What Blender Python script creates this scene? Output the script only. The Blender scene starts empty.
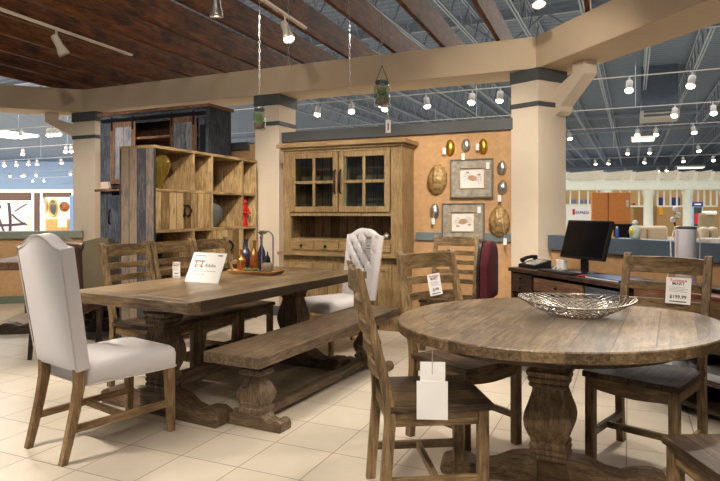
import bpy, bmesh, math, random
from mathutils import Vector, Matrix
random.seed(7)
PI = math.pi
R = math.radians
S = bpy.context.scene
COL = S.collection

# ------------------------------------------------------------------ camera, world, big lights, exposure
HC, F, HZ = 1.27, 600.0, 212.0          # eye height, focal length in pixels, horizon row
cam_d = bpy.data.cameras.new('camera')
cam = bpy.data.objects.new('camera', cam_d); COL.objects.link(cam)
cam.location = (0, 0, HC); cam.rotation_euler = (PI/2, 0, 0)
cam_d.sensor_width = 36; cam_d.lens = F/720*36
cam_d.shift_y = -(240.5-HZ)/720
cam_d.clip_end = 300
S.camera = cam
S.view_settings.view_transform = 'Standard'; S.view_settings.look = 'None'
S.view_settings.gamma = 1; S.view_settings.use_curve_mapping = False
S.view_settings.exposure = 0.0
w = bpy.data.worlds.new('world'); S.world = w; w.use_nodes = True
w.node_tree.nodes['Background'].inputs[0].default_value = (0.80, 0.90, 1.0, 1)
w.node_tree.nodes['Background'].inputs[1].default_value = 0.30

N2 = Vector((math.sin(R(24.5)), math.cos(R(24.5)), 0))      # away from camera, square to the panelled wall
E2 = Vector((math.cos(R(24.5)), -math.sin(R(24.5)), 0))     # to the right along that wall
WARM = (1.0, 0.90, 0.78)

def light(kind, loc, target, power, size=0.05, angle=60, blend=0.5, color=WARM, sy=None):
    d = bpy.data.lights.new('unseen_light', kind)
    d.energy = power; d.color = color
    o = bpy.data.objects.new('unseen_light', d); COL.objects.link(o)
    o.location = loc
    if target is not None:
        o.rotation_euler = (Vector(target)-Vector(loc)).to_track_quat('-Z', 'Y').to_euler()
    if kind == 'SPOT':
        d.shadow_soft_size = size; d.spot_size = R(angle); d.spot_blend = blend
    elif kind == 'AREA':
        d.shape = 'RECTANGLE'; d.size = size; d.size_y = sy or size
    return o

# added unseen area fills under the high ceiling, brightening floor, deck and far walls
light('AREA', (0, 3.0, 5.4), (0, 3.0, 0), 130, size=9, sy=7, color=(1, .92, .82))
light('AREA', (8, 14, 5.4), (8, 14, 0), 1500, size=14, sy=10, color=(1, .93, .84))
light('AREA', (-8, 16, 5.4), (-8, 16, 0), 1100, size=10, sy=8, color=(1, .94, .86))
light('AREA', (12, 28, 5.4), (12, 28, 0), 1500, size=24, sy=12, color=(1, .94, .86))
light('AREA', (-16, 25, 5.4), (-16, 26, 0), 2600, size=14, sy=8, color=(1, .95, .9))
light('AREA', (0, 48, 5.4), (0, 48, 0), 5000, size=50, sy=14, color=(1, .96, .92))
light('AREA', (-24, 34, 5.4), (-24, 34, 0), 3500, size=20, sy=14, color=(1, .96, .92))
light('AREA', (-34, 50, 5.4), (-34, 52, 0), 4500, size=24, sy=10, color=(1, .97, .95))
# spotlights for the display tracks, plus added ones that brighten single pieces
SPOTS = [
    ((-2.9, 2.2, 3.6), (-1.2, 3.6, 0.4), 520, 58),
    ((-1.9, 0.9, 3.2), (-1.6, 3.1, 0.8), 170, 45),  # added, brightens the back of the white chair
    ((-2.6, 5.2, 2.95), (-1.6, 4.4, 0.6), 170, 70),
    ((-0.9, 4.3, 2.95), (-1.55, 6.2, 1.2), 170, 55),
    ((0.3, 4.6, 2.95), (-0.4, 4.2, 0.7), 130, 75),
    ((-0.9, 4.6, 2.95), (-0.7, 6.5, 1.5), 200, 60),
    ((0.6, 4.4, 2.95), (0.2, 6.4, 1.4), 130, 60),
    ((1.0, 4.3, 2.95), (1.1, 6.2, 1.6), 120, 60),
    ((0.9, 5.0, 2.95), (1.0, 5.2, 0), 110, 80),
    ((2.2, 4.2, 2.95), (1.0, 3.0, 0.7), 200, 66),
    ((2.6, 2.4, 3.2), (1.2, 2.4, 0.6), 110, 66),
    ((-0.3, 1.0, 3.3), (0.5, 2.7, 0.3), 260, 56),
    ((-0.5, 1.4, 3.3), (-0.4, 3.2, 0.0), 260, 64),
    ((-3.8, 4.6, 3.2), (-3.4, 6.0, 0), 200, 80),
    ((-3.0, 5.6, 2.9), (-3.6, 8.2, 0.7), 260, 70),
    ((1.2, 3.6, 2.95), (1.8, 4.9, .6), 130, 60),
    ((0.9, 3.2, 2.95), (1.75, 6.0, 2.0), 130, 60),
    ((-1.7, 5.2, 2.9), (-2.6, 7.2, 1.9), 60, 50),  # added, lifts the dark barn door cabinet
    ((-0.8, 1.4, 2.7), (-3.2, 7.6, 2.7), 170, 62),  # added wash for the left beams and the cabinet
    ((0.6, 1.2, 2.7), (0.2, 6.4, 2.8), 80, 62),  # added wash for the middle of the main beam
    ((0.1, -0.9, 2.9), (0.6, 2.7, 0.5), 190, 52),  # added fill from the camera side for tags, pedestal and chair fronts
    ((1.7, 0.8, 3.0), (1.35, 1.95, 0.45), 60, 40),  # added, brightens the seat at the lower right
    ((-0.3, 3.0, 3.2), (-1.7, 4.7, 0.9), 130, 40),  # added, brightens the three chairs behind the long table
]
for p, t, e, a in SPOTS:
    light('SPOT', p, t, e*1.15, size=0.04, angle=a, blend=0.7)

# ------------------------------------------------------------------ materials
def lin(c):
    out = []
    for v in c:
        v /= 255.0
        out.append(v/12.92 if v <= 0.04045 else ((v+0.055)/1.055)**2.4)
    return (*out, 1)
_m = {}
def newmat(name):
    m = bpy.data.materials.new(name); m.use_nodes = True
    nt = m.node_tree; b = nt.nodes['Principled BSDF']
    return m, nt, b
def plain(name, rgb, rough=0.6, metal=0.0, var=0.06, scale=6.0, bump=0.0, bscale=60.0, spec=0.5, sheen=0.0):
    if name in _m: return _m[name]
    m, nt, b = newmat(name); n = nt.nodes; l = nt.links
    tc = n.new('ShaderNodeTexCoord'); nz = n.new('ShaderNodeTexNoise')
    nz.inputs['Scale'].default_value = scale; nz.inputs['Detail'].default_value = 4
    l.new(tc.outputs['Object'], nz.inputs['Vector'])
    rp = n.new('ShaderNodeValToRGB')
    c = lin(rgb)
    rp.color_ramp.elements[0].position = 0.3; rp.color_ramp.elements[1].position = 0.7
    rp.color_ramp.elements[0].color = tuple(x*(1-var) for x in c[:3])+(1,)
    rp.color_ramp.elements[1].color = tuple(min(1, x*(1+var)) for x in c[:3])+(1,)
    l.new(nz.outputs['Fac'], rp.inputs[0]); l.new(rp.outputs[0], b.inputs['Base Color'])
    b.inputs['Roughness'].default_value = rough; b.inputs['Metallic'].default_value = metal
    b.inputs['Specular IOR Level'].default_value = spec
    if sheen: b.inputs['Sheen Weight'].default_value = sheen
    if bump:
        n2 = n.new('ShaderNodeTexNoise'); n2.inputs['Scale'].default_value = bscale; n2.inputs['Detail'].default_value = 5
        l.new(tc.outputs['Object'], n2.inputs['Vector'])
        bp = n.new('ShaderNodeBump'); bp.inputs['Strength'].default_value = bump; bp.inputs['Distance'].default_value = 0.01
        l.new(n2.outputs['Fac'], bp.inputs['Height']); l.new(bp.outputs[0], b.inputs['Normal'])
    _m[name] = m
    return m
def emis(name, rgb, strength):
    if name in _m: return _m[name]
    m, nt, b = newmat(name)
    b.inputs['Base Color'].default_value = lin(rgb)
    b.inputs['Emission Color'].default_value = lin(rgb); b.inputs['Emission Strength'].default_value = strength
    _m[name] = m
    return m
def glass(name, rgb=(235, 245, 245), rough=0.02, thin=True, alpha=0.18):
    if name in _m: return _m[name]
    m, nt, b = newmat(name); n = nt.nodes; l = nt.links
    if thin:
        tr = n.new('ShaderNodeBsdfTransparent'); tr.inputs[0].default_value = lin(rgb)
        gl = n.new('ShaderNodeBsdfGlossy'); gl.inputs['Roughness'].default_value = rough
        fr = n.new('ShaderNodeLayerWeight'); fr.inputs[0].default_value = 0.5
        pw = n.new('ShaderNodeMath'); pw.operation = 'POWER'; pw.inputs[1].default_value = 3.0
        l.new(fr.outputs['Facing'], pw.inputs[0])
        ml = n.new('ShaderNodeMath'); ml.operation = 'MULTIPLY'; ml.inputs[1].default_value = 0.7
        l.new(pw.outputs[0], ml.inputs[0])
        ad = n.new('ShaderNodeMath'); ad.operation = 'ADD'; ad.inputs[1].default_value = alpha
        l.new(ml.outputs[0], ad.inputs[0])
        mx = n.new('ShaderNodeMixShader'); l.new(ad.outputs[0], mx.inputs[0])
        l.new(tr.outputs[0], mx.inputs[1]); l.new(gl.outputs[0], mx.inputs[2])
        l.new(mx.outputs[0], n['Material Output'].inputs[0])
    else:
        b.inputs['Base Color'].default_value = lin(rgb); b.inputs['Roughness'].default_value = rough
        b.inputs['Transmission Weight'].default_value = 0.85
    _m[name] = m
    return m
def wood(name, base, dark, light_, axis='x', plank=None, rough=0.5, groove=0.004, stretch=11.0, contrast=1.0, bump=0.25, spec=0.35, pshift=0.22, scale=2.3, ring=None):
    """grain runs along axis; plank=(axis, width) makes boards; ring=(rx, ry, width) a curved border band"""
    key = name+'_'+axis
    if key in _m: return _m[key]
    m, nt, b = newmat(key); n = nt.nodes; l = nt.links
    def math_(op, a, c=None):
        q = n.new('ShaderNodeMath'); q.operation = op
        for i, v in enumerate((a, c)):
            if v is None: continue
            if isinstance(v, (int, float)): q.inputs[i].default_value = v
            else: l.new(v, q.inputs[i])
        return q.outputs[0]
    tc = n.new('ShaderNodeTexCoord'); oi = n.new('ShaderNodeObjectInfo')
    off = n.new('ShaderNodeVectorMath'); off.operation = 'ADD'
    l.new(tc.outputs['Object'], off.inputs[0])
    cb = n.new('ShaderNodeCombineXYZ'); rr = math_('MULTIPLY', oi.outputs['Random'], 7.3)
    for i in range(3): l.new(rr, cb.inputs[i])
    l.new(cb.outputs[0], off.inputs[1])
    vec = off.outputs[0]
    pl = None; gr = None
    if plank:
        sp = n.new('ShaderNodeSeparateXYZ'); l.new(tc.outputs['Object'], sp.inputs[0])
        c = sp.outputs['XYZ'.index(plank[0].upper())]
        dv = math_('DIVIDE', c, plank[1]); fl = math_('FLOOR', dv); fr = math_('FRACT', dv)
        wn = n.new('ShaderNodeTexWhiteNoise'); wn.noise_dimensions = '1D'; l.new(fl, wn.inputs['W'])
        pl = wn.outputs['Value']
        g1 = math_('MINIMUM', fr, math_('SUBTRACT', 1.0, fr))
        gr = math_('LESS_THAN', g1, groove/plank[1])
        c2 = n.new('ShaderNodeCombineXYZ'); sh = math_('MULTIPLY', fl, 3.17)
        for i in range(3): l.new(sh, c2.inputs[i])
        o2 = n.new('ShaderNodeVectorMath'); o2.operation = 'ADD'; l.new(vec, o2.inputs[0]); l.new(c2.outputs[0], o2.inputs[1])
        vec = o2.outputs[0]
    mp = n.new('ShaderNodeMapping'); l.new(vec, mp.inputs[0])
    sc = [stretch]*3; sc['xyz'.index(axis)] = 1.3
    mp.inputs['Scale'].default_value = [v*scale for v in sc]
    n1 = n.new('ShaderNodeTexNoise'); n1.inputs['Scale'].default_value = 2.2; n1.inputs['Detail'].default_value = 8
    n1.inputs['Roughness'].default_value = 0.65; n1.inputs['Distortion'].default_value = 0.8
    l.new(mp.outputs[0], n1.inputs['Vector'])
    n2 = n.new('ShaderNodeTexNoise'); n2.inputs['Scale'].default_value = 2.2*scale; n2.inputs['Detail'].default_value = 3
    l.new(vec, n2.inputs['Vector'])
    f = math_('ADD', math_('MULTIPLY', n1.outputs['Fac'], 0.72), math_('MULTIPLY', n2.outputs['Fac'], 0.28))
    if pl is not None:
        f = math_('ADD', f, math_('MULTIPLY', math_('SUBTRACT', pl, 0.5), pshift))
    f = math_('ADD', f, math_('MULTIPLY', math_('SUBTRACT', oi.outputs['Random'], 0.5), 0.06))
    rp = n.new('ShaderNodeValToRGB'); e = rp.color_ramp.elements
    h = 0.125/contrast
    e[0].position = 0.5-h; e[0].color = lin(dark); e[1].position = 0.5+h; e[1].color = lin(light_)
    k = e.new(0.5); k.color = lin(base)
    l.new(f, rp.inputs[0])
    colo = rp.outputs[0]
    # dark cracks and knots
    mp2 = n.new('ShaderNodeMapping'); l.new(vec, mp2.inputs[0])
    sc2 = [30.0]*3; sc2['xyz'.index(axis)] = 1.6
    mp2.inputs['Scale'].default_value = [v*scale for v in sc2]
    n3 = n.new('ShaderNodeTexNoise'); n3.inputs['Scale'].default_value = 2.6; n3.inputs['Detail'].default_value = 3
    l.new(mp2.outputs[0], n3.inputs['Vector'])
    cr = n.new('ShaderNodeMapRange'); cr.inputs[1].default_value = 0.60; cr.inputs[2].default_value = 0.72
    cr.inputs[3].default_value = 0.0; cr.inputs[4].default_value = 0.55
    l.new(n3.outputs['Fac'], cr.inputs[0])
    crk = cr.outputs[0]
    if gr is not None:
        if ring:
            sp2 = n.new('ShaderNodeSeparateXYZ'); l.new(tc.outputs['Object'], sp2.inputs[0])
            ex = math_('DIVIDE', sp2.outputs[0], ring[0]); ey = math_('DIVIDE', sp2.outputs[1], ring[1])
            rad = math_('SQRT', math_('ADD', math_('MULTIPLY', ex, ex), math_('MULTIPLY', ey, ey)))
            inside = math_('LESS_THAN', rad, 1-ring[2])
            gr = math_('MULTIPLY', gr, inside)
            line = math_('LESS_THAN', math_('ABSOLUTE', math_('SUBTRACT', rad, 1-ring[2])), 0.004)
            gr = math_('MAXIMUM', gr, line)
        crk = math_('MAXIMUM', crk, math_('MULTIPLY', gr, 0.85))
    mx = n.new('ShaderNodeMix'); mx.data_type = 'RGBA'
    l.new(crk, mx.inputs[0]); l.new(colo, mx.inputs[6]); mx.inputs[7].default_value = tuple(v*0.28 for v in lin(dark)[:3])+(1,)
    l.new(mx.outputs[2], b.inputs['Base Color'])
    b.inputs['Roughness'].default_value = rough; b.inputs['Specular IOR Level'].default_value = spec
    bp = n.new('ShaderNodeBump'); bp.inputs['Strength'].default_value = bump; bp.inputs['Distance'].default_value = 0.004
    hh = math_('SUBTRACT', n1.outputs['Fac'], crk)
    l.new(hh, bp.inputs['Height']); l.new(bp.outputs[0], b.inputs['Normal'])
    _m[key] = m
    return m

def W_top(ax='x', pk=None, nm='table_wood', ring=None):
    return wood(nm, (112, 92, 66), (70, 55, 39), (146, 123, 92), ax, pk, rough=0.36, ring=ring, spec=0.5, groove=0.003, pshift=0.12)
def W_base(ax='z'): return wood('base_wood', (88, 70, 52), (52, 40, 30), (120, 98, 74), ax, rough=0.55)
def W_chair(ax='z'): return wood('chair_wood', (116, 93, 62), (74, 57, 37), (152, 126, 88), ax, rough=0.45, spec=0.45)
def W_bench(ax='x'): return wood('bench_wood', (98, 81, 61), (62, 50, 37), (130, 110, 86), ax, rough=0.5)
def W_leg(ax='z'): return wood('parsons_leg_wood', (140, 112, 78), (100, 78, 52), (170, 142, 104), ax, rough=0.5)
def W_hutch(ax='z', pk=None, nm='hutch_wood'): return wood(nm, (142, 117, 80), (104, 81, 52), (170, 144, 102), ax, pk, rough=0.55, contrast=0.7)
def W_shelf(ax='z', pk=None, nm='shelf_wood'): return wood(nm, (164, 136, 94), (118, 94, 62), (200, 170, 122), ax, pk, rough=0.55, pshift=0.3)
def W_grey(ax='z', pk=('x', .1), nm='grey_plank'): return wood(nm, (108, 101, 99), (66, 66, 74), (152, 132, 110), ax, pk, rough=0.7, pshift=0.32)
def W_joist(ax='y'): return wood('joist_wood', (92, 52, 20), (50, 28, 11), (122, 72, 30), ax, rough=0.6, stretch=7, scale=1.3, spec=0.15)
def W_dark(ax='x', nm='console_wood', pk=None): return wood(nm, (66, 51, 42), (38, 31, 28), (96, 74, 56), ax, pk, rough=0.45)
def W_barn(ax='z'): return wood('barn_paint', (58, 64, 74), (34, 38, 46), (92, 96, 104), ax, rough=0.65)
def W_brown(ax='z'): return wood('door_frame_wood', (104, 76, 58), (70, 48, 36), (140, 106, 82), ax, rough=0.6)

BEIGE = plain('beam_paint', (204, 182, 152), 0.75, var=0.02, bump=0.05, bscale=120)
BEIGE_L = plain('column_paint', (222, 206, 184), 0.75, var=0.02, bump=0.05, bscale=120)
CHAR = plain('charcoal_paint', (78, 80, 80), 0.6, var=0.04)
TEAL = plain('greygreen_paint', (104, 118, 118), 0.6, var=0.04)
ORANGE = plain('ochre_stucco', (190, 150, 106), 0.85, var=0.10, scale=18, bump=0.25, bscale=70)
WHITE = plain('white_paint', (232, 232, 226), 0.5, var=0.02)
STEEL_W = plain('joist_steel', (136, 150, 168), 0.5, metal=0.0, var=0.03)
TRACKM = plain('track_white', (214, 202, 182), 0.45, var=0.02)
BLACK = plain('black_plastic', (22, 22, 24), 0.35, var=0.05)
IRON = plain('black_iron', (30, 28, 28), 0.5, metal=0.6)
LINEN = plain('white_linen', (232, 226, 225), 0.9, var=0.03, bump=0.12, bscale=500, sheen=0.2)
PIPING = plain('linen_piping', (218, 208, 200), 0.9)
PAPER = plain('white_card', (236, 232, 226), 0.6, var=0.01)
INK = plain('black_ink', (30, 28, 28), 0.6)
INKG = plain('grey_ink', (150, 150, 152), 0.6)
RED = plain('red_ink', (190, 24, 34), 0.6)
CHROME = plain('chrome', (210, 210, 214), 0.12, metal=1.0)
SILVER = plain('silver_leaf', (190, 186, 180), 0.28, metal=0.9, var=0.25, scale=30, bump=0.3, bscale=60)
GOLD = plain('gold_leaf', (206, 158, 60), 0.28, metal=0.9, var=0.25, scale=30, bump=0.3, bscale=60)
CLEAR = glass('clear_glass', alpha=0.035)
PANE = glass('door_pane', alpha=0.02)

# ------------------------------------------------------------------ mesh helpers
class MB:
    def __init__(s): s.bm = bmesh.new()
    def face(s, vs):
        try: return s.bm.faces.new(vs)
        except ValueError: return None
    def box(s, x0, x1, y0, y1, z0, z1):
        v = [s.bm.verts.new(p) for p in ((x0,y0,z0),(x1,y0,z0),(x1,y1,z0),(x0,y1,z0),(x0,y0,z1),(x1,y0,z1),(x1,y1,z1),(x0,y1,z1))]
        for f in ((0,3,2,1),(4,5,6,7),(0,1,5,4),(1,2,6,5),(2,3,7,6),(3,0,4,7)): s.face([v[i] for i in f])
        return s
    def bar(s, p0, p1, wx, wy, ref=(0, 0, 1), w1=None):
        p0, p1 = Vector(p0), Vector(p1); d = (p1-p0).normalized(); r = Vector(ref)
        if abs(d.dot(r)) > 0.98: r = Vector((0, 1, 0))
        a = d.cross(r).normalized(); b = a.cross(d).normalized()
        vs = []
        for p, k in ((p0, 1), (p1, w1 or 1)):
            vs += [s.bm.verts.new(p+a*wx/2*i*k+b*wy/2*j*k) for i, j in ((-1,-1),(1,-1),(1,1),(-1,1))]
        for f in ((0,3,2,1),(4,5,6,7),(0,1,5,4),(1,2,6,5),(2,3,7,6),(3,0,4,7)): s.face([vs[i] for i in f])
        return s
    def rings(s, rs, close=True):
        prev = None; first = None
        for r in rs:
            cur = [s.bm.verts.new(p) for p in r]
            if prev:
                k = len(cur)
                for i in range(k): s.face([prev[i], prev[(i+1) % k], cur[(i+1) % k], cur[i]])
            else: first = cur
            prev = cur
        if close: s.face(first[::-1]); s.face(prev)
        return s
    def lathe(s, prof, n=24, c=(0, 0, 0), sx=1.0, sy=1.0, rot=0.0, close=True, axis='z'):
        rs = []
        for r, z in prof:
            q = []
            for i in range(n):
                a = rot+2*PI*i/n
                x, y = math.cos(a)*r*sx, math.sin(a)*r*sy
                p = (x, y, z) if axis == 'z' else ((z, x, y) if axis == 'x' else (y, z, x))
                q.append((p[0]+c[0], p[1]+c[1], p[2]+c[2]))
            rs.append(q)
        return s.rings(rs, close)
    def tube(s, pts, r, n=8, closed=False):
        pts = [Vector(p) for p in pts]; rs = []; k = len(pts); up = None
        for i, p in enumerate(pts):
            if closed: d = pts[(i+1) % k]-pts[i-1]
            else: d = pts[min(i+1, k-1)]-pts[max(i-1, 0)]
            d.normalize()
            if up is None:
                up = Vector((0, 0, 1)) if abs(d.z) < 0.9 else Vector((1, 0, 0))
            a = d.cross(up); a.normalize(); b = a.cross(d); up = b
            rad = r[i] if isinstance(r, (list, tuple)) else r
            rs.append([p+a*math.cos(2*PI*j/n)*rad+b*math.sin(2*PI*j/n)*rad for j in range(n)])
        if closed: rs.append(rs[0])
        return s.rings(rs, not closed)
    def prism(s, pts, plane, t0, t1):
        """outline pts (a,b) extruded along the third axis from t0 to t1; plane 'xz','yz','xy'"""
        def P(a, b, t): return {'xz': (a, t, b), 'yz': (t, a, b), 'xy': (a, b, t)}[plane]
        return s.rings([[P(a, b, t0) for a, b in pts], [P(a, b, t1) for a, b in pts]])
    def ball(s, c, rx, ry=None, rz=None, n=16, m=10):
        ry = ry or rx; rz = rz or rx; rs = []
        for j in range(1, m):
            th = PI*j/m
            rs.append([(c[0]+rx*math.sin(th)*math.cos(2*PI*i/n), c[1]+ry*math.sin(th)*math.sin(2*PI*i/n), c[2]-rz*math.cos(th)) for i in range(n)])
        return s.rings(rs)
    def out(s, name, mat, parent=None, bevel=0.0, seg=2, smooth=None, sub=0, solid=0, M=None):
        bm = s.bm
        if M is not None: bmesh.ops.transform(bm, matrix=M, verts=bm.verts)
        bmesh.ops.recalc_face_normals(bm, faces=bm.faces)
        me = bpy.data.meshes.new(name); bm.to_mesh(me); bm.free()
        o = bpy.data.objects.new(name, me); COL.objects.link(o)
        me.materials.append(mat)
        if smooth is not None:
            for p in me.polygons: p.use_smooth = True
            me.set_sharp_from_angle(angle=R(smooth))
        if bevel:
            b = o.modifiers.new('bevel', 'BEVEL'); b.width = bevel; b.segments = seg; b.limit_method = 'ANGLE'; b.angle_limit = R(35)
        if solid:
            b = o.modifiers.new('solid', 'SOLIDIFY'); b.thickness = solid
        if sub:
            b = o.modifiers.new('sub', 'SUBSURF'); b.levels = sub; b.render_levels = sub
        if parent: o.parent = parent
        return o

def tag(o, label=None, cat=None, group=None, kind=None):
    if label: o['label'] = label
    if cat: o['category'] = cat
    if group: o['group'] = group
    if kind: o['kind'] = kind
    return o
def thing(name, label, cat, loc=(0, 0, 0), rz=0.0, group=None, rot=None):
    o = bpy.data.objects.new(name, None); COL.objects.link(o)
    o.location = loc; o.rotation_euler = rot if rot else (0, 0, rz); o.empty_display_size = 0.1
    return tag(o, label, cat, group)
KIDS = {}
def dup(root, loc, rz=None, label=None, group=None, rot=None, scale=None):
    def cp(o, par):
        c = o.copy(); COL.objects.link(c); c.parent = par
        for ch in list(o.children):
            cp(ch, c)
        return c
    r = cp(root, None); r.location = loc
    if rz is not None: r.rotation_euler = (0, 0, rz)
    if rot is not None: r.rotation_euler = rot
    if scale: r.scale = (scale,)*3
    if label: r['label'] = label
    if group: r['group'] = group
    return r
def head(deg): return R(deg-90)          # model faces +Y; heading measured from +X
def local(loc, rz, p):
    v = Matrix.Rotation(rz, 3, 'Z') @ Vector(p)
    return (loc[0]+v.x, loc[1]+v.y, loc[2]+v.z)
def struct(o): o['kind'] = 'structure'; return o
def PX(px, py, Y): return Vector(((px-360)/F*Y, Y, HC-(py-HZ)/F*Y))
def onq(px, q):                            # point of column px on the plane n.p = q
    t = (px-360)/F; Y = q/(N2.x*t+N2.y); return Vector((t*Y, Y, 0))
def onz(px, py, z):
    Y = (HC-z)*F/(py-HZ); return Vector(((px-360)/F*Y, Y, z))
def text(parent, body, size, mat, loc, rot=(PI/2, 0, 0), name='lettering', align='CENTER', bold=0.0):
    c = bpy.data.curves.new(name, 'FONT'); c.body = body; c.size = size; c.align_x = align; c.align_y = 'CENTER'
    c.extrude = 0.0003; c.offset = bold; c.resolution_u = 2
    tmp = bpy.data.objects.new(name, c); me = bpy.data.meshes.new_from_object(tmp)
    bpy.data.objects.remove(tmp); bpy.data.curves.remove(c)
    me.materials.clear(); me.materials.append(mat)
    o = bpy.data.objects.new(name, me); COL.objects.link(o)
    o.location = loc; o.rotation_euler = rot; o.parent = parent
    return o
WALL_ROT = R(-24.5)                      # local x -> along the wall to the right, local y -> away

# ------------------------------------------------------------------ floor
def floor_mat():
    m, nt, b = newmat('cream_tile'); n = nt.nodes; l = nt.links
    tc = n.new('ShaderNodeTexCoord'); br = n.new('ShaderNodeTexBrick')
    br.offset = 0; br.squash = 1
    br.inputs['Scale'].default_value = 1; br.inputs['Brick Width'].default_value = 0.353; br.inputs['Row Height'].default_value = 0.353
    br.inputs['Mortar Size'].default_value = 0.0032; br.inputs['Mortar Smooth'].default_value = 0.1
    br.inputs['Color1'].default_value = lin((200, 188, 170)); br.inputs['Color2'].default_value = lin((210, 199, 181))
    br.inputs['Mortar'].default_value = lin((140, 124, 104))
    l.new(tc.outputs['Object'], br.inputs['Vector'])
    nz = n.new('ShaderNodeTexNoise'); nz.inputs['Scale'].default_value = 5; nz.inputs['Detail'].default_value = 6
    l.new(tc.outputs['Object'], nz.inputs['Vector'])
    mr = n.new('ShaderNodeMapRange'); mr.inputs[3].default_value = 0.86; mr.inputs[4].default_value = 1.08
    l.new(nz.outputs['Fac'], mr.inputs[0])
    mx = n.new('ShaderNodeVectorMath'); mx.operation = 'SCALE'
    l.new(br.outputs['Color'], mx.inputs[0]); l.new(mr.outputs[0], mx.inputs['Scale'])
    l.new(mx.outputs[0], b.inputs['Base Color'])
    b.inputs['Roughness'].default_value = 0.34; b.inputs['Specular IOR Level'].default_value = 0.4
    bp = n.new('ShaderNodeBump'); bp.inputs['Strength'].default_value = 0.4; bp.inputs['Distance'].default_value = 0.002; bp.invert = True
    l.new(br.outputs['Fac'], bp.inputs['Height']); l.new(bp.outputs[0], b.inputs['Normal'])
    return m
fl = MB().box(-60, 60, -14, 110, -0.1, 0).out('floor', floor_mat())
fl.location = (-0.609, 2.986, 0); fl.rotation_euler = (0, 0, -0.421)
struct(fl)

# ------------------------------------------------------------------ store ceiling: deck, bar joists, ducts
def deck_mat():
    m, nt, b = newmat('steel_deck'); n = nt.nodes; l = nt.links
    tc = n.new('ShaderNodeTexCoord'); wv = n.new('ShaderNodeTexWave'); wv.wave_type = 'BANDS'; wv.bands_direction = 'Y'
    wv.inputs['Scale'].default_value = 1.1; wv.inputs['Distortion'].default_value = 0
    l.new(tc.outputs['Object'], wv.inputs['Vector'])
    rp = n.new('ShaderNodeValToRGB'); rp.color_ramp.elements[0].color = lin((92, 108, 128)); rp.color_ramp.elements[1].color = lin((108, 124, 146))
    l.new(wv.outputs['Fac'], rp.inputs[0]); l.new(rp.outputs[0], b.inputs['Base Color'])
    b.inputs['Roughness'].default_value = 0.8
    bp = n.new('ShaderNodeBump'); bp.inputs['Strength'].default_value = 0.8; bp.inputs['Distance'].default_value = 0.05
    l.new(wv.outputs['Fac'], bp.inputs['Height']); l.new(bp.outputs[0], b.inputs['Normal'])
    return m
ce = MB().box(-60, 60, -14, 110, 6.4, 6.5).out('ceiling', deck_mat())
ce.rotation_euler = (0, 0, WALL_ROT); struct(ce)

mb = MB()
L0, L1 = 4.0, 62.0
for dx in (-0.035, 0.035):
    mb.bar((dx, L0, 5.6), (dx, L1, 5.6), 0.04, 0.04); mb.bar((dx, L0, 6.3), (dx, L1, 6.3), 0.04, 0.04)
y = L0; k = 0
while y < L1-0.6:
    a, b_ = (5.6, 6.3) if k % 2 == 0 else (6.3, 5.6)
    mb.bar((0, y, a), (0, y+0.55, b_), 0.022, 0.022); y += 0.55; k += 1
j0 = mb.out('bar_joist', STEEL_W); j0.rotation_euler = (0, 0, WALL_ROT)
base_w = -3.66
for i in range(-7, 16):
    o = j0 if i == -7 else j0.copy()
    if i != -7: COL.objects.link(o)
    ww = base_w+1.34*i
    o.location = (E2.x*ww, E2.y*ww, 0); struct(o)
# girder across
for q in (15.6, 34.0):
    mb = MB()
    mb.bar((-30, 0, 5.5), (34, 0, 5.5), 0.12, 0.12); mb.bar((-30, 0, 6.25), (34, 0, 6.25), 0.12, 0.12)
    for k in range(64):
        mb.bar((-30+k, 0, 5.5 if k % 2 else 6.25), (-29+k, 0, 6.25 if k % 2 else 5.5), 0.05, 0.05)
    g = mb.out('roof_girder', STEEL_W); g.location = N2*q; g.rotation_euler = (0, 0, WALL_ROT); struct(g)

# ------------------------------------------------------------------ far walls
def wallbox(name, p0, p1, z0, z1, th, mat, bevel=0):
    p0 = Vector((p0[0], p0[1], 0)); p1 = Vector((p1[0], p1[1], 0)); L = (p1-p0).length
    o = MB().box(0, L, 0, th, z0, z1).out(name, mat, bevel=bevel)
    o.location = p0; o.rotation_euler = (0, 0, math.atan2(p1.y-p0.y, p1.x-p0.x))
    return struct(o)
SLATE = plain('slate_wall', (142, 164, 192), 0.8, var=0.03)
CREAMW = plain('far_cream_wall', (214, 196, 160), 0.8, var=0.05)
wallbox('wall_back', (-14, 62), (60, 50), 0, 6.4, 0.2, plain('far_wall_paint', (104, 118, 136), .8))
wallbox('wall_left', (-70, 58), (-14.0, 62.4), 0, 6.4, 0.2, SLATE)

# ------------------------------------------------------------------ pergola: beams, columns, joists
ZB, ZT = 2.72, 3.045
CL = onq(83, 6.25); CR = onq(536, 6.25)
DL = Vector((-math.cos(R(20.5)), -math.sin(R(20.5)), 0)); DR = Vector((0.30, -0.954, 0)).normalized()
def miter(c, d1, d2, off):
    """corner of the outer edge: the two inner lines through c along d1,d2, pushed off away from the room centre"""
    n1 = Vector((-d1.y, d1.x, 0)); n2 = Vector((-d2.y, d2.x, 0))
    if n1.dot(c-Vector((-1, 2, 0))) < 0: n1 = -n1
    if n2.dot(c-Vector((-1, 2, 0))) < 0: n2 = -n2
    b = (n1+n2).normalized()
    return c+b*off/b.dot(n1), n1, n2
TH = 0.5
oL, nl, nm_ = miter(CL, DL, E2, TH); oR, nm2, nr = miter(CR, E2, DR, TH)
endL = CL+DL*6.5; endR = CR+DR*6.0
def beam(name, a, b_, c, d):
    mb = MB(); pts = [(p.x, p.y) for p in (a, b_, c, d)]
    mb.prism(pts, 'xy', ZB, ZT)
    return struct(mb.out(name, BEIGE, bevel=0.006))
beam('fascia_beam', CL, CR, oR, oL)
beam('fascia_beam', endL, CL, oL, endL+nl*TH)
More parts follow.
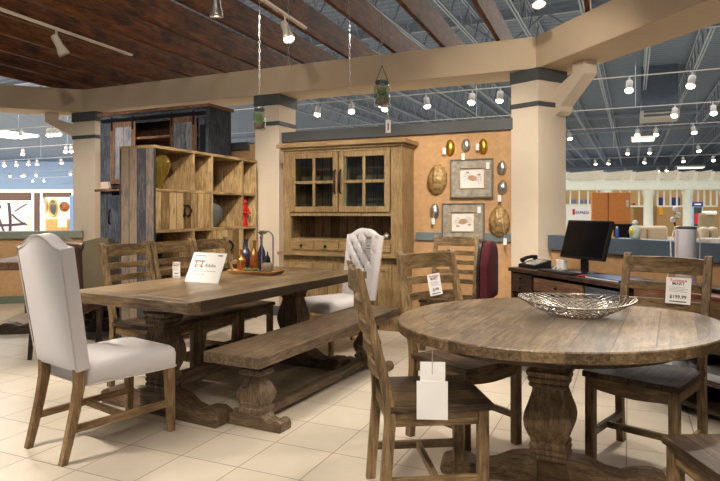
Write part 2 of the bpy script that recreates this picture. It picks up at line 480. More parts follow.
beam('fascia_beam', CR, endR, endR+nr*TH, oR)

def column(p0, p1, depth_dir, depth, z1=ZB):
    """front face from p0 to p1, going back depth along depth_dir"""
    p2 = p1+depth_dir*depth; p3 = p0+depth_dir*depth
    c = (p0+p1+p2+p3)/4
    root = thing('display_column', None, None, (c.x, c.y, 0)); struct(root)
    def sh(k): return [((p-c).x*k, (p-c).y*k) for p in (p0, p1, p2, p3)]
    MB().prism(sh(1), 'xy', 0, z1).out('shaft', BEIGE_L, root, bevel=0.004)
    MB().prism(sh(1.07), 'xy', z1-0.135, z1-0.001).out('capital_band', CHAR, root, bevel=0.003)
    MB().prism(sh(1.05), 'xy', z1-0.385, z1-0.335).out('neck_band', CHAR, root, bevel=0.003)
    MB().prism(sh(1.05), 'xy', 0, 0.12).out('plinth', CHAR, root, bevel=0.003)
    return root, c
QF = 6.27
colL = column(onq(73, QF), onq(95, QF), N2, 0.42)
colM = column(onq(255, QF), onq(279, QF), N2, 0.40)
# corner column, turned to the corner
P1 = onq(538, 6.20); dA = Vector((math.cos(R(-50)), math.sin(R(-50)), 0)); dB = Vector((math.cos(R(30)), math.sin(R(30)), 0))
def hit(p, d, px):
    t = (px-360)/F
    k = (t*p.y-p.x)/(d.x-t*d.y); return p+d*k
P0 = hit(P1, dA, 511); P2 = hit(P1, dB, 566)
c = (P0+P1+P2+P0+(P2-P1))/4
root = thing('display_column', None, None, (c.x, c.y, 0)); struct(root)
def sh(k): return [((p-c).x*k, (p-c).y*k) for p in (P0, P1, P2, P0+(P2-P1))]
MB().prism(sh(1), 'xy', 0, ZB).out('shaft', BEIGE_L, root, bevel=0.004)
MB().prism(sh(1.05), 'xy', ZB-0.125, ZB-0.001).out('capital_band', CHAR, root, bevel=0.003)
MB().prism(sh(1.03), 'xy', ZB-0.385, ZB-0.335).out('neck_band', CHAR, root, bevel=0.003)
MB().prism(sh(1.03), 'xy', 0, 0.12).out('plinth', CHAR, root, bevel=0.003)

def bracket(foot, d, run, rise, th=0.13):
    """diagonal knee bracket from a column face up to the beam bottom"""
    ang = math.atan2(d.y, d.x); z1 = ZB-0.002; z0 = z1-rise
    pts = [(0, z0), (0, z0+0.16), (run-0.17, z1-0.09), (run-0.17, z1), (run, z1), (run, z1-0.13), (0.10, z0-0.02), (0.10, z0-0.07), (0.04, z0-0.10), (0, z0-0.10)]
    mb = MB().prism(pts, 'xz', -th/2, th/2)
    o = mb.out('knee_bracket', BEIGE_L, None, bevel=0.004); o.location = (foot.x, foot.y, 0); o.rotation_euler = (0, 0, ang)
    return struct(o)
mid = (P1+P2)/2+dB*0.1
bracket(mid+dB*0.02, DR, 0.46, 0.36, 0.15)
bracket((onq(73, QF)+N2*0.2), DL, 0.52, 0.34)

JD = Vector((math.sin(R(22)), math.cos(R(22)), 0))
jang = -R(22)
jm = MB().box(0, 0.045, 0, 9.3, 0, 0.285).out('ceiling_joist', W_joist('y'), bevel=0.003)
jpx = [64, 96, 125, 157, 189, 224, 259, 302, 346, 392.5, 441, 496]
for i, px in enumerate(jpx):
    o = jm if i == 0 else jm.copy()
    if i: COL.objects.link(o)
    p = onq(px, 6.25) if px > 90 else CL+DL*((83-px)*0.0225)
    st = p+JD*1.1-JD*9.3
    o.location = (st.x, st.y, ZT+0.002); o.rotation_euler = (0, 0, jang); struct(o)
pr = CR+DR*0.75
o = jm.copy(); COL.objects.link(o); st = pr+JD*1.1-JD*9.3; o.location = (st.x, st.y, ZT+0.002); o.rotation_euler = (0, 0, jang); struct(o)

# ------------------------------------------------------------------ panelled partition wall with cap and rail
def in_wall(w0, w1, q0, q1, z0, z1, name, mat, bevel=0.003, parent=None):
    o = MB().box(w0, w1, q0, q1, z0, z1).out(name, mat, parent, bevel=bevel)
    if parent is None: o.rotation_euler = (0, 0, WALL_ROT)
    return o
def wq(p): return (p.dot(E2), p.dot(N2))
wR = wq(onq(515, 6.37))[0]; wL = -7.0
struct(in_wall(wL, wR, 6.37, 6.50, 0, 2.13, 'wall_partition', ORANGE))
wm = wq(onq(280, 6.37))[0]
struct(in_wall(wm, wR, 6.33, 6.54, 2.13, 2.25, 'trim_1', CHAR))
struct(in_wall(wL, wm-0.45, 6.33, 6.54, 2.06, 2.16, 'trim_2', CHAR))
whr = -2.23
struct(in_wall(whr+0.02, wR, 6.345, 6.37, 0.955, 1.045, 'trim_3', TEAL))
struct(in_wall(whr+0.02, wR, 6.345, 6.37, 0.0, 0.12, 'baseboard_partition', TEAL))

# right half wall, running toward the camera from the corner column
HD = Vector((0.398, -0.917, 0)).normalized(); hw0 = Vector((1.89, 6.00, 0))
hang = math.atan2(HD.y, HD.x)
def in_half(k0, k1, a0, a1, z0, z1, name, mat, bevel=0.003):   # a: outward (+ = away from the display)
    o = MB().box(k0, k1, a0, a1, z0, z1).out(name, mat, bevel=bevel)
    o.location = hw0; o.rotation_euler = (0, 0, hang); return struct(o)
in_half(0, 5.2, 0.03, 0.15, 0, 0.90, 'wall_half_right', ORANGE)
in_half(-0.02, 5.2, 0.0, 0.19, 0.90, 1.04, 'trim_4', plain('bluegrey_cap', (84, 98, 110), .55))
# left half wall
lw0 = CL+nl*(-0.05)
def in_left(k0, k1, a0, a1, z0, z1, name, mat):
    o = MB().box(k0, k1, a0, a1, z0, z1).out(name, mat, bevel=0.003)
    o.location = lw0; o.rotation_euler = (0, 0, math.atan2(DL.y, DL.x)); return struct(o)
in_left(0.0, 7, -0.14, 0.0, 0.09, 0.90, 'wall_half_left', ORANGE)
in_left(0.0, 7, -0.18, 0.05, 0.90, 1.0, 'trim_5', plain('sage_cap', (126, 132, 118), .6))
in_left(0.0, 7, -0.16, 0.02, 0.0, 0.10, 'baseboard_left', plain('sage_base', (108, 118, 96), .6))

# ------------------------------------------------------------------ ladder-back chair
def curved_slat(mb, x0, x1, y, z0, z1, th=0.018, sag=0.028, n=8, rise=0.0):
    rs = []
    for i in range(n+1):
        u = i/n; x = x0+(x1-x0)*u; yy = y-sag*(1-(2*u-1)**2); zr = rise*(1-(2*u-1)**2)
        rs.append([(x, yy-th/2, z0), (x, yy+th/2, z0), (x, yy+th/2, z1+zr), (x, yy-th/2, z1+zr)])
    mb.rings(rs)
def back_y(z): return -0.195-0.135*max(0, (z-0.46))/0.58 if z > 0.46 else -0.195-0.035*(0.46-z)/0.46
def make_ladder():
    t = thing('ladder_back_chair', 'x', 'chair')
    mb = MB(); nx, ny = 12, 8; g = []
    for i in range(nx+1):
        row = []
        for j in range(ny+1):
            x = -0.225+0.45*i/nx; y = -0.20+0.435*j/ny
            dip = 0.010*(1-(x/0.225)**2)*(1-((y)/0.23)**2)
            row.append((x, y, 0.475-dip))
        g.append(row)
    V = [[mb.bm.verts.new(p) for p in r] for r in g]; B = [[mb.bm.verts.new((p[0], p[1], 0.445)) for p in r] for r in g]
    for i in range(nx):
        for j in range(ny):
            mb.face([V[i][j], V[i+1][j], V[i+1][j+1], V[i][j+1]]); mb.face([B[i][j], B[i][j+1], B[i+1][j+1], B[i+1][j]])
    for i in range(nx):
        mb.face([V[i][0], B[i][0], B[i+1][0], V[i+1][0]]); mb.face([V[i][ny], V[i+1][ny], B[i+1][ny], B[i][ny]])
    for j in range(ny):
        mb.face([V[0][j], V[0][j+1], B[0][j+1], B[0][j]]); mb.face([V[nx][j], B[nx][j], B[nx][j+1], V[nx][j+1]])
    mb.out('seat', wood('chair_seat_wood', (88, 70, 50), (52, 40, 29), (118, 96, 70), 'y', ('x', .15), rough=0.5, spec=.3), t, bevel=0.004)
    for sx in (-1, 1):
        MB().bar((sx*0.195, 0.195, 0), (sx*0.195, 0.195, 0.444), 0.045, 0.045, ref=(0, 1, 0)).out('leg', W_chair(), t, bevel=0.004)
        mb = MB(); rs = []
        for z in (0, 0.2, 0.40, 0.50, 0.62, 0.76, 0.90, 1.02):
            y = back_y(z); d = 0.045 if z < 0.5 else 0.045-0.016*(z-0.5)/0.54
            x = sx*0.205
            rs.append([(x-0.019, y-d/2, z), (x+0.019, y-d/2, z), (x+0.019, y+d/2, z), (x-0.019, y+d/2, z)])
        rs.append([(sx*0.205-0.019, back_y(1.04)-0.014, 1.04), (sx*0.205+0.019, back_y(1.04)-0.014, 1.04), (sx*0.205+0.019, back_y(1.04)+0.008, 1.04), (sx*0.205-0.019, back_y(1.04)+0.008, 1.04)])
        mb.rings(rs); mb.out('back_post', W_chair(), t, bevel=0.003)
        MB().box(sx*0.195-0.012, sx*0.195+0.012, -0.175, 0.175, 0.385, 0.445).out('seat_rail', W_chair('y'), t, bevel=0.002)
        MB().bar((sx*0.2, -0.21, 0.155), (sx*0.195, 0.175, 0.155), 0.022, 0.036).out('stretcher', W_chair('y'), t, bevel=0.002)
    mb = MB(); pts = [(-0.175, 0.445)]; pts += [(-0.175+0.35*i/12, 0.385-0.014*math.sin(PI*i/12)) for i in range(13)]; pts += [(0.175, 0.445)]
    mb.prism(pts, 'xz', 0.183, 0.207); mb.out('seat_rail', W_chair('x'), t, bevel=0.002)
    MB().box(-0.19, 0.19, -0.207, -0.185, 0.385, 0.445).out('seat_rail', W_chair('x'), t, bevel=0.002)
    MB().box(-0.19, 0.19, -0.012, 0.012, 0.138, 0.170).out('stretcher', W_chair('x'), t, bevel=0.002)
    for z0, z1, rs_ in ((0.935, 1.022, 0.004), (0.845, 0.89, 0), (0.755, 0.80, 0), (0.665, 0.71, 0), (0.575, 0.62, 0)):
        mb = MB(); zc = (z0+z1)/2
        curved_slat(mb, -0.19, 0.19, back_y(zc), z0, z1, rise=rs_)
        mb.out('back_slat', W_chair('x'), t, bevel=0.002)
    return t
GL = 'ladder-back dining chairs'
ladder = make_ladder()
LCH = {}
def put_ladder(key, loc, hd, label, first=False):
    loc = (loc[0], loc[1], 0); rz = head(hd)
    if first:
        ladder.location = loc; ladder.rotation_euler = (0, 0, rz); ladder['label'] = label; ladder['group'] = GL; o = ladder
    else: o = dup(ladder, loc, rz, label, GL)
    LCH[key] = (loc, rz); return o
put_ladder('A', (0.30, 2.69), 6, 'ladder-back wooden chair in left foreground, seen in profile facing the round table', True)
put_ladder('B', (0.585, 3.34), -55, 'dark-looking ladder-back wooden chair behind the round table with a tilted price tag on its slats')
put_ladder('C', (1.44, 3.03), -134, 'ladder-back wooden chair at the right of the round table carrying the 199.99 price card')
put_ladder('D', (1.31, 1.92), 92, 'ladder-back wooden chair whose seat corner shows at the lower right edge of the photo')
put_ladder('E', (0.83, 5.62), -112, 'light ladder-back chair standing by the ochre wall behind the tilted price tag')

# ------------------------------------------------------------------ trestle dining table
TP = Vector((-0.94, 3.28, 0)); tu = Vector((0.485, 0.875, 0)); tu.normalize(); tv = Vector((-tu.y, tu.x, 0))
TA = math.atan2(tu.y, tu.x)        # local x along the length, local y across (to the left)
TL, TW = 2.06, 1.06
def T(u, v, z=0): p = TP+tu*u+tv*v; return (p.x, p.y, z)
PROF = [(0,.74),(.06,.74),(.07,.80),(.10,.80),(.11,.72),(.13,.80),(.16,.80),(.17,.72),(.19,.80),(.22,.78),(.24,.68),(.32,.84),(.40,.96),(.48,1.0),(.56,.94),(.66,.80),(.76,.68),(.80,.66),(.81,.76),(.84,.82),(.85,.74),(.87,.82),(.90,.87),(.91,.79),(.93,.87),(.97,.92),(.98,.72),(1,.72)]
def urn(mb, c, z0, z1, hw, hd_=None, prof=PROF):
    hd_ = hd_ or hw; s2 = math.sqrt(2)
    mb.lathe([(r*s2, z0+(z1-z0)*h) for h, r in prof], 4, (c[0], c[1], 0), hw, hd_, PI/4)
def scroll_foot(L, h, ph=0.0):
    """half outline of a sleigh foot from the centre outwards"""
    return [(0, h), (L*.22, h), (L*.34, h*.92), (L*.48, h*.62), (L*.62, h*.50), (L*.74, h*.66), (L*.88, h*.70), (L*.97, h*.56), (L, h*.30), (L*.985, h*.06), (L*.95, 0)]
def foot_outline(L, h):
    a = scroll_foot(L, h); b_ = [(-x, z) for x, z in a[::-1]]
    return b_+a[1:]
t = thing('trestle_dining_table', 'long rectangular brown wooden dining table on carved trestle pedestals', 'table', T(0, 0), TA)
mb = MB().box(0.10, TL-0.10, 0, TW, 0.708, 0.770); mb.out('tabletop', W_top('x', ('y', 0.132)), t, bevel=0.004)
for x0, x1 in ((0, 0.0995), (TL-0.0995, TL)):
    MB().box(x0, x1, 0, TW, 0.708, 0.770).out('breadboard_end', W_top('y', None, 'table_end_wood'), t, bevel=0.004)
for ux in (0.32, TL-0.32):
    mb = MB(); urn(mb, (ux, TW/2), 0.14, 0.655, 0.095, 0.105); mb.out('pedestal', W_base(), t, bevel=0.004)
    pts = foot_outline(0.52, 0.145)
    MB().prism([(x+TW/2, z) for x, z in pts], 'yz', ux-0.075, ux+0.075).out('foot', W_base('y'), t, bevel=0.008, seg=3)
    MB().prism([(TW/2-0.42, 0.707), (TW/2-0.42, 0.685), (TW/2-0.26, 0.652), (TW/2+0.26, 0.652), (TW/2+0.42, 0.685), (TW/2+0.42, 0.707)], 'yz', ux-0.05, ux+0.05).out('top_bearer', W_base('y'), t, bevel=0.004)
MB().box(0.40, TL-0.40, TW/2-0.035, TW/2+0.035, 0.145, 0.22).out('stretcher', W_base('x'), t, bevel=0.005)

put_ladder('1', T(0.735, TW+0.005), math.degrees(TA)-90, 'ladder-back wooden chair on the far side of the long table, nearest the white armless chair')
put_ladder('2', T(1.20, TW+0.0), math.degrees(TA)-90, 'ladder-back wooden chair behind the long table, middle of three, just behind the small price tag')
put_ladder('3', T(1.655, TW+0.0), math.degrees(TA)-90, 'ladder-back wooden chair behind the long table, partly hidden by the leaning table sign')

# ------------------------------------------------------------------ bench
bu = Vector((0.454, 0.891, 0)); BA = math.atan2(bu.y, bu.x); BL, BW = 1.97, 0.39
t = thing('wooden_bench', 'long low wooden bench on two small urn pedestals beside the long table', 'bench', (-0.553, 3.27, 0), BA)
MB().box(0, BL, 0, BW, 0.408, 0.47).out('seat', W_bench('x'), t, bevel=0.005)
BPROF = [(0,.88),(.08,.88),(.09,.78),(.15,.78),(.16,.88),(.22,.88),(.23,.92),(.32,1.0),(.42,.90),(.56,.64),(.68,.50),(.69,.82),(.73,.86),(.80,.82),(.81,.46),(1,.46)]
for ux in (0.24, BL-0.24):
    mb = MB(); urn(mb, (ux, BW/2), 0.09, 0.408, 0.080, 0.092, BPROF); mb.out('pedestal', W_bench('z'), t, bevel=0.003)
    MB().prism([(x+BW/2, z) for x, z in foot_outline(0.215, 0.095)], 'yz', ux-0.055, ux+0.055).out('foot', W_bench('y'), t, bevel=0.006, seg=3)
MB().box(0.29, BL-0.29, BW/2-0.03, BW/2+0.03, 0.035, 0.09).out('stretcher', W_bench('x'), t, bevel=0.004)

# ------------------------------------------------------------------ upholstered dining chairs
def panel(mb, w, z0, topf, T_, tufts=(), N=36, Mz=44, puff=0.012, taper=0.0):
    """upholstered back: width w, from z0 up to topf(x), thickness T_, front (+y) puffed with button dimples"""
    F_, B_ = [], []
    for i in range(N+1):
        u = 2*i/N-1; fr, br = [], []
        for j in range(Mz+1):
            v = j/Mz; x = u*w/2*(1+taper*(v-0.5)); z = z0+v*(topf(u)-z0)
            edge = (1-abs(u)**8)*(1-abs(2*v-1)**10)
            y = T_/2*(0.75+0.25*edge)+puff*(1-u*u)*edge*0.6
            if tufts:
                for (tx, tz) in tufts:
                    d2 = ((x-tx)**2+(z-tz)**2)/0.016**2
                    if d2 < 12: y -= 0.020*math.exp(-d2)
                # diagonal pleats
                zz_ = z-tufts[0][1]
                a = (x/PS+zz_/PLEAT-1)/2; b2 = (x/PS-zz_/PLEAT-1)/2; fade = max(0.0, 1-abs(u)**6)
                zt = [q[1] for q in tufts]
                if min(zt)-0.05 < z < max(zt)+0.05:
                    da = abs(a-round(a)); db = abs(b2-round(b2))
                    y -= (0.012*math.exp(-(da/0.07)**2)+0.012*math.exp(-(db/0.07)**2))*fade
            fr.append((x, y, z)); br.append((x, -T_/2*(0.8+0.2*edge), z))
        F_.append(fr); B_.append(br)
    V = [[mb.bm.verts.new(p) for p in r] for r in F_]; W_ = [[mb.bm.verts.new(p) for p in r] for r in B_]
    for i in range(N):
        for j in range(Mz):
            mb.face([V[i][j], V[i][j+1], V[i+1][j+1], V[i+1][j]]); mb.face([W_[i][j], W_[i+1][j], W_[i+1][j+1], W_[i][j+1]])
        mb.face([V[i][0], V[i+1][0], W_[i+1][0], W_[i][0]]); mb.face([V[i][Mz], W_[i][Mz], W_[i+1][Mz], V[i+1][Mz]])
    for j in range(Mz):
        mb.face([V[0][j], W_[0][j], W_[0][j+1], V[0][j+1]]); mb.face([V[N][j], V[N][j+1], W_[N][j+1], W_[N][j]])
PS, PLEAT = 0.068, 0.072
def camel(u):
    a = abs(u)
    if a < 0.62: return 1.165-0.055*(a/0.62)**2*0.9
    return 1.165-0.0495-0.02*math.sin((a-0.62)/0.38*PI/2)
def make_parsons():
    t = thing('upholstered_dining_chair', 'x', 'chair')
    tl = math.atan(0.15)      # backward lean
    zs = 0.49
    tufts = []
    rows = 5
    for r_ in range(rows):
        zz = 1.06-r_*0.072
        xs = (-0.136, 0, 0.136) if r_ % 2 else (-0.068, 0.068)
        for x in xs: tufts.append((x, zz))
    mb = MB(); panel(mb, 0.45, zs-0.03, camel, 0.085, tufts, taper=0.10)
    M = Matrix.Translation((0, -0.255, zs)) @ Matrix.Rotation(tl, 4, 'X') @ Matrix.Translation((0, 0, -zs))
    bk = mb.out('backrest', LINEN, t, smooth=50, M=M)
    for x, z in tufts:
        MB().ball((0, 0, 0), 0.009, 0.006, 0.009, 8, 6).out('button', plain('button_shade', (150, 138, 130), .8), bk, smooth=60, M=M @ Matrix.Translation((x, 0.030, z)))
    # piping round the back edge
    pts = []
    w2 = 0.225
    for i in range(13): v = i/12; pts.append((-w2*(1+0.10*(v-0.5)), -0.041, 0.465+v*(camel(-1)-0.465)))
    for i in range(1, 20): u = -1+2*i/20; pts.append((u*w2*1.05, -0.041, camel(u)))
    for i in range(13): v = 1-i/12; pts.append((w2*(1+0.10*(v-0.5)), -0.041, 0.465+v*(camel(1)-0.465)))
    MB().tube(pts, 0.0035, 6).out('piping', PIPING, bk, smooth=60, M=M)
    # seat: rounded pad
    mb = MB(); rs = []
    def ring(z, ins, top=0):
        pr_ = []; xb, xf = 0.215-ins, 0.245-ins; yb, yf = -0.235+ins, 0.30-ins; n = 7; rad = 0.045
        cs = [(xf-rad, yf-rad, 0), (-xf+rad, yf-rad, 90), (-xb+rad, yb+rad, 180), (xb-rad, yb+rad, 270)]
        for cx, cy, a0 in cs:
            for k in range(n): a = R(a0+90*k/(n-1)); pr_.append((cx+rad*math.cos(a), cy+rad*math.sin(a), z))
        return pr_
    for z, ins in ((0.375, 0.004), (0.38, 0), (0.45, -0.002), (0.475, 0.004), (0.492, 0.02), (0.502, 0.055), (0.507, 0.11), (0.509, 0.16)): rs.append(ring(z, ins))
    mb.rings(rs); st = mb.out('seat', LINEN, t, smooth=50)
    MB().tube(ring(0.378, -0.002), 0.0045, 6, closed=True).out('piping', PIPING, st, smooth=60)
    for sx in (-1, 1):
        MB().bar((sx*0.205, 0.262, 0.375), (sx*0.215, 0.27, 0), 0.05, 0.05, ref=(0, 1, 0), w1=0.72).out('leg', W_leg(), t, bevel=0.004)
        mb = MB(); rs = []
        for z, y in ((0, -0.345), (0.12, -0.315), (0.25, -0.285), (0.38, -0.262), (0.50, -0.262), (0.56, -0.268)):
            d = 0.032+0.018*min(1, z/0.4); x = sx*(0.185)
            rs.append([(x-0.021, y-d/2, z), (x+0.021, y-d/2, z), (x+0.021, y+d/2, z), (x-0.021, y+d/2, z)])
        mb.rings(rs); mb.out('leg', W_leg(), t, bevel=0.003)
        MB().bar((sx*0.186, -0.30, 0.165), (sx*0.21, 0.255, 0.165), 0.022, 0.038).out('stretcher', W_leg('y'), t, bevel=0.002)
    MB().box(-0.197, 0.197, -0.03, -0.008, 0.148, 0.184).out('stretcher', W_leg('x'), t, bevel=0.002)
    return t
par = make_parsons()
par.location = (-1.43, 3.395, 0); par.rotation_euler = (0, 0, head(53))
par['label'] = 'white upholstered high-back chair seen from behind, in the left foreground'; par['group'] = 'tufted white dining chairs'
fc_loc, fc_h = (-0.20, 5.60, 0), -138
dup(par, fc_loc, head(fc_h), 'tufted white high-back chair at the far head of the long table, before the hutch', 'tufted white dining chairs', scale=0.96)

# ------------------------------------------------------------------ round table
RC = (0.938, 2.87); RA, RB = 0.777, 0.685; RT = R(25.5)
t = thing('round_pedestal_table', 'large round plank-topped wooden table on one carved pedestal', 'table', (RC[0], RC[1], 0), R(-27.5))
# local frame: y runs along the planks
def rim_pts(k, z, n=96):
    q = []
    for i in range(n):
        a = 2*PI*i/n; x, y = RA*k*math.cos(a), RB*k*math.sin(a); a2 = RT+R(27.5)
        q.append((x*math.cos(a2)-y*math.sin(a2), x*math.sin(a2)+y*math.cos(a2), z))
    return q
mb = MB(); mb.rings([rim_pts(0.985, 0.714), rim_pts(1, 0.719), rim_pts(1, 0.757), rim_pts(0.994, 0.762)])
top_mat = wood('round_top_wood', (110, 90, 63), (66, 52, 36), (144, 121, 88), 'y', ('x', 0.147), rough=0.36, spec=0.5, groove=0.0035, pshift=0.12, ring=(0.73, 0.73, 0.13))
mb.out('tabletop', top_mat, t, smooth=30)
pc = (-0.02, -0.03)
RBASE = lambda ax: wood('round_base_wood', (112, 90, 64), (70, 54, 38), (148, 122, 90), ax, rough=0.5)
mb = MB(); mb.rings([rim_pts(0.80, 0.665), rim_pts(0.80, 0.713)]); mb.out('apron', W_base('x'), t)
mb = MB(); urn(mb, pc, 0.085, 0.54, 0.108); mb.box(pc[0]-.075, pc[0]+.075, pc[1]-.075, pc[1]+.075, .54, .664); mb.out('pedestal', RBASE('z'), t, bevel=0.004, M=None)
for ang in (15, 105):
    M = Matrix.Translation((pc[0], pc[1], 0)) @ Matrix.Rotation(R(ang), 4, 'Z')
    h = 0.115 if ang == 15 else 0.113
    MB().prism(foot_outline(0.52, h), 'xz', -0.065, 0.065).out('foot', RBASE('x'), t, bevel=0.008, seg=3, M=M)

# ------------------------------------------------------------------ hutch
HW = 1.47
hp = N2*5.92+E2*(whr-HW)                       # front left corner on the floor
t = thing('display_hutch', 'tall light wooden hutch with glass-paned doors and small drawers on the ochre wall', 'hutch', (hp.x, hp.y, 0), WALL_ROT)
mh = W_hutch('z'); mhx = W_hutch('x')
D = 0.42
mb = MB(); mb.box(0.02, 0.05, 0.04, D, 0, 0.78); mb.box(HW-0.05, HW-0.02, 0.04, D, 0, 0.78); mb.box(0.02, HW-0.02, D-0.02, D, 0, 0.78)
mb.box(0.02, HW-0.02, 0.03, 0.06, 0.0, 0.10); mb.box(0.02, HW-0.02, 0.02, 0.05, 0.70, 0.78); mb.box(0.02, HW-0.02, 0.05, D, 0.08, 0.10)
mb.box(0.02, 0.10, 0.02, 0.05, 0.08, 0.75); mb.box(HW-0.10, HW-0.02, 0.02, 0.05, 0.08, 0.75)
mb.out('base_cabinet', mh, t, bevel=0.003)
MB().box(-0.03, HW+0.03, -0.04, D, 0.78, 0.815).out('counter', mhx, t, bevel=0.005)
dw = (HW-0.20)/4
for i in range(4):
    x0 = 0.10+i*dw
    mb = MB(); mb.box(x0+0.003, x0+dw-0.003, 0.008, 0.03, 0.105, 0.70); dr = mb.out('door', W_hutch('z', ('x', 0.12), 'hutch_door_wood'), t, bevel=0.003)
    MB().box(x0+0.006, x0+0.07, -0.002, 0.008, 0.108, 0.697).out('door_stile', mh, dr, bevel=0.002)
    MB().box(x0+dw-0.07, x0+dw-0.006, -0.002, 0.008, 0.108, 0.697).out('door_stile', mh, dr, bevel=0.002)
    MB().box(x0+0.07, x0+dw-0.07, -0.002, 0.008, 0.64, 0.697).out('door_rail', mhx, dr, bevel=0.002)
    MB().box(x0+0.07, x0+dw-0.07, -0.002, 0.008, 0.108, 0.18).out('door_rail', mhx, dr, bevel=0.002)
    kx = x0+dw-0.035 if i % 2 == 0 else x0+0.035
    MB().ball((kx, -0.02, 0.50), 0.014).out('knob', IRON, dr, smooth=60)
# upper: carcass set back a little
YU = 0.05
mb = MB()
mb.box(0, 0.10, YU, YU+0.04, 0.815, 1.975); mb.box(HW-0.13, HW, YU, YU+0.04, 0.815, 1.975)
mb.box(0, 0.03, YU+0.04, D, 0.815, 1.975); mb.box(HW-0.03, HW, YU+0.04, D, 0.815, 1.975); 
mb.box(0.10, HW-0.13, YU, YU+0.04, 1.225, 1.265); mb.box(0.10, HW-0.13, YU, YU+0.04, 0.94, 0.965)
mb.box(0.10, HW-0.13, YU, YU+0.04, 0.815, 0.835); mb.box(0.10, HW-0.13, YU, YU+0.04, 1.945, 1.975)
mb.box(0.78-0.03, 0.78+0.03, YU+0.002, YU+0.038, 1.265, 1.945)
mb.out('upper_frame', mh, t, bevel=0.003)
MB().box(0.03, HW-0.03, D-0.02, D, 0.815, 1.975).out('back_panel', wood('hutch_back', (92, 72, 50), (64, 48, 34), (120, 96, 66), 'z', ('x', .11), rough=.6), t)
MB().box(0.03, HW-0.03, YU+0.04, D-0.02, 0.94, 0.965).out('drawer_deck', mhx, t)
MB().box(0.03, HW-0.03, YU+0.04, D-0.02, 1.225, 1.25).out('shelf', mhx, t)
MB().box(0.03, HW-0.03, YU+0.06, D-0.02, 1.60, 1.615).out('shelf', mhx, t)
mb = MB(); mb.box(-0.02, HW+0.02, YU-0.03, D+0.01, 1.975, 2.003); mb.box(-0.055, HW+0.055, YU-0.07, D+0.01, 2.003, 2.05); mb.out('crown', mhx, t, bevel=0.006)
gd = (HW-0.23)/2
for i in range(2):
    x0 = 0.10+i*gd+0.006; x1 = x0+gd-0.012; y0, y1 = YU-0.018, YU+0.004; z0, z1 = 1.27, 1.94; fr = 0.062
    mb = MB(); mb.box(x0, x0+fr, y0, y1, z0, z1); mb.box(x1-fr, x1, y0, y1, z0, z1); mb.box(x0+fr, x1-fr, y0, y1, z0, z0+fr); mb.box(x0+fr, x1-fr, y0, y1, z1-fr, z1)
    xm = (x0+x1)/2; zm = (z0+z1)/2
    mb.box(xm-0.016, xm+0.016, y0+0.002, y1, z0+fr, z1-fr); mb.box(x0+fr, xm-0.016, y0+0.002, y1, zm-0.016, zm+0.016); mb.box(xm+0.016, x1-fr, y0+0.002, y1, zm-0.016, zm+0.016)
    dr = mb.out('glass_door', W_hutch('z'), t, bevel=0.003)
    MB().box(x0+fr-0.005, x1-fr+0.005, y1-0.008, y1-0.004, z0+fr-0.005, z1-fr+0.005).out('pane', PANE, dr)
    hx = x1-0.028 if i == 0 else x0+0.028
    mb = MB(); mb.tube([(hx, y0-0.001, zm-0.13), (hx, y0-0.03, zm-0.11), (hx, y0-0.032, zm), (hx, y0-0.03, zm+0.11), (hx, y0-0.001, zm+0.13)], 0.009, 8)
    mb.out('handle', IRON, dr, smooth=60)
dw = (HW-0.23)/4
for i in range(4):
    x0 = 0.10+i*dw+0.004
    dr = MB().box(x0, x0+dw-0.008, YU-0.012, YU+0.01, 0.838, 0.938).out('drawer', W_hutch('x', None, 'hutch_drawer_wood'), t, bevel=0.004)
    mb = MB(); mb.lathe([(0.006, 0), (0.006, 0.012), (0.016, 0.016), (0.018, 0.024), (0.010, 0.032), (0.002, 0.034)], 16, (0, 0, 0))
    mb.out('knob', IRON, dr, smooth=60, M=Matrix.Translation((x0+dw/2-0.004, YU-0.012, 0.888)) @ Matrix.Rotation(PI/2, 4, 'X'))
o = MB().lathe([(0.012, 0), (0.03, 0.004), (0.042, 0.03), (0.036, 0.055), (0.016, 0.072), (0.006, 0.080), (0.004, 0.085)], 20).out('ornament', SILVER, None, smooth=60)
p = local((hp.x, hp.y, 0), WALL_ROT, (1.25, 0.16, 0.966)); o.location = p
tag(o, 'small silver round ornament standing in the open niche of the hutch', 'ornament')
for i, (lx, hgt) in enumerate(((0.84, .11), (0.92, .13), (1.02, .09), (1.16, .12), (0.34, .10))):
    o = MB().lathe([(0.028, 0), (0.028, 0.003), (0.005, 0.008), (0.005, hgt*.45), (0.022, hgt*.55), (0.032, hgt*.8), (0.028, hgt)], 16, close=True).out('drinking_glass', glass('glassware', alpha=.15), None, smooth=50)
    o.location = local((hp.x, hp.y, 0), WALL_ROT, (lx, 0.22, 1.251))
    tag(o, 'stemmed drinking glass on the lower shelf behind the hutch door panes', 'glass', 'glassware behind the hutch doors')

# ------------------------------------------------------------------ open cube shelf
SA = R(90-21); sp_ = Vector((-1.89, 5.50, 0)); SL, SD, SH = 1.83, 0.40, 1.86
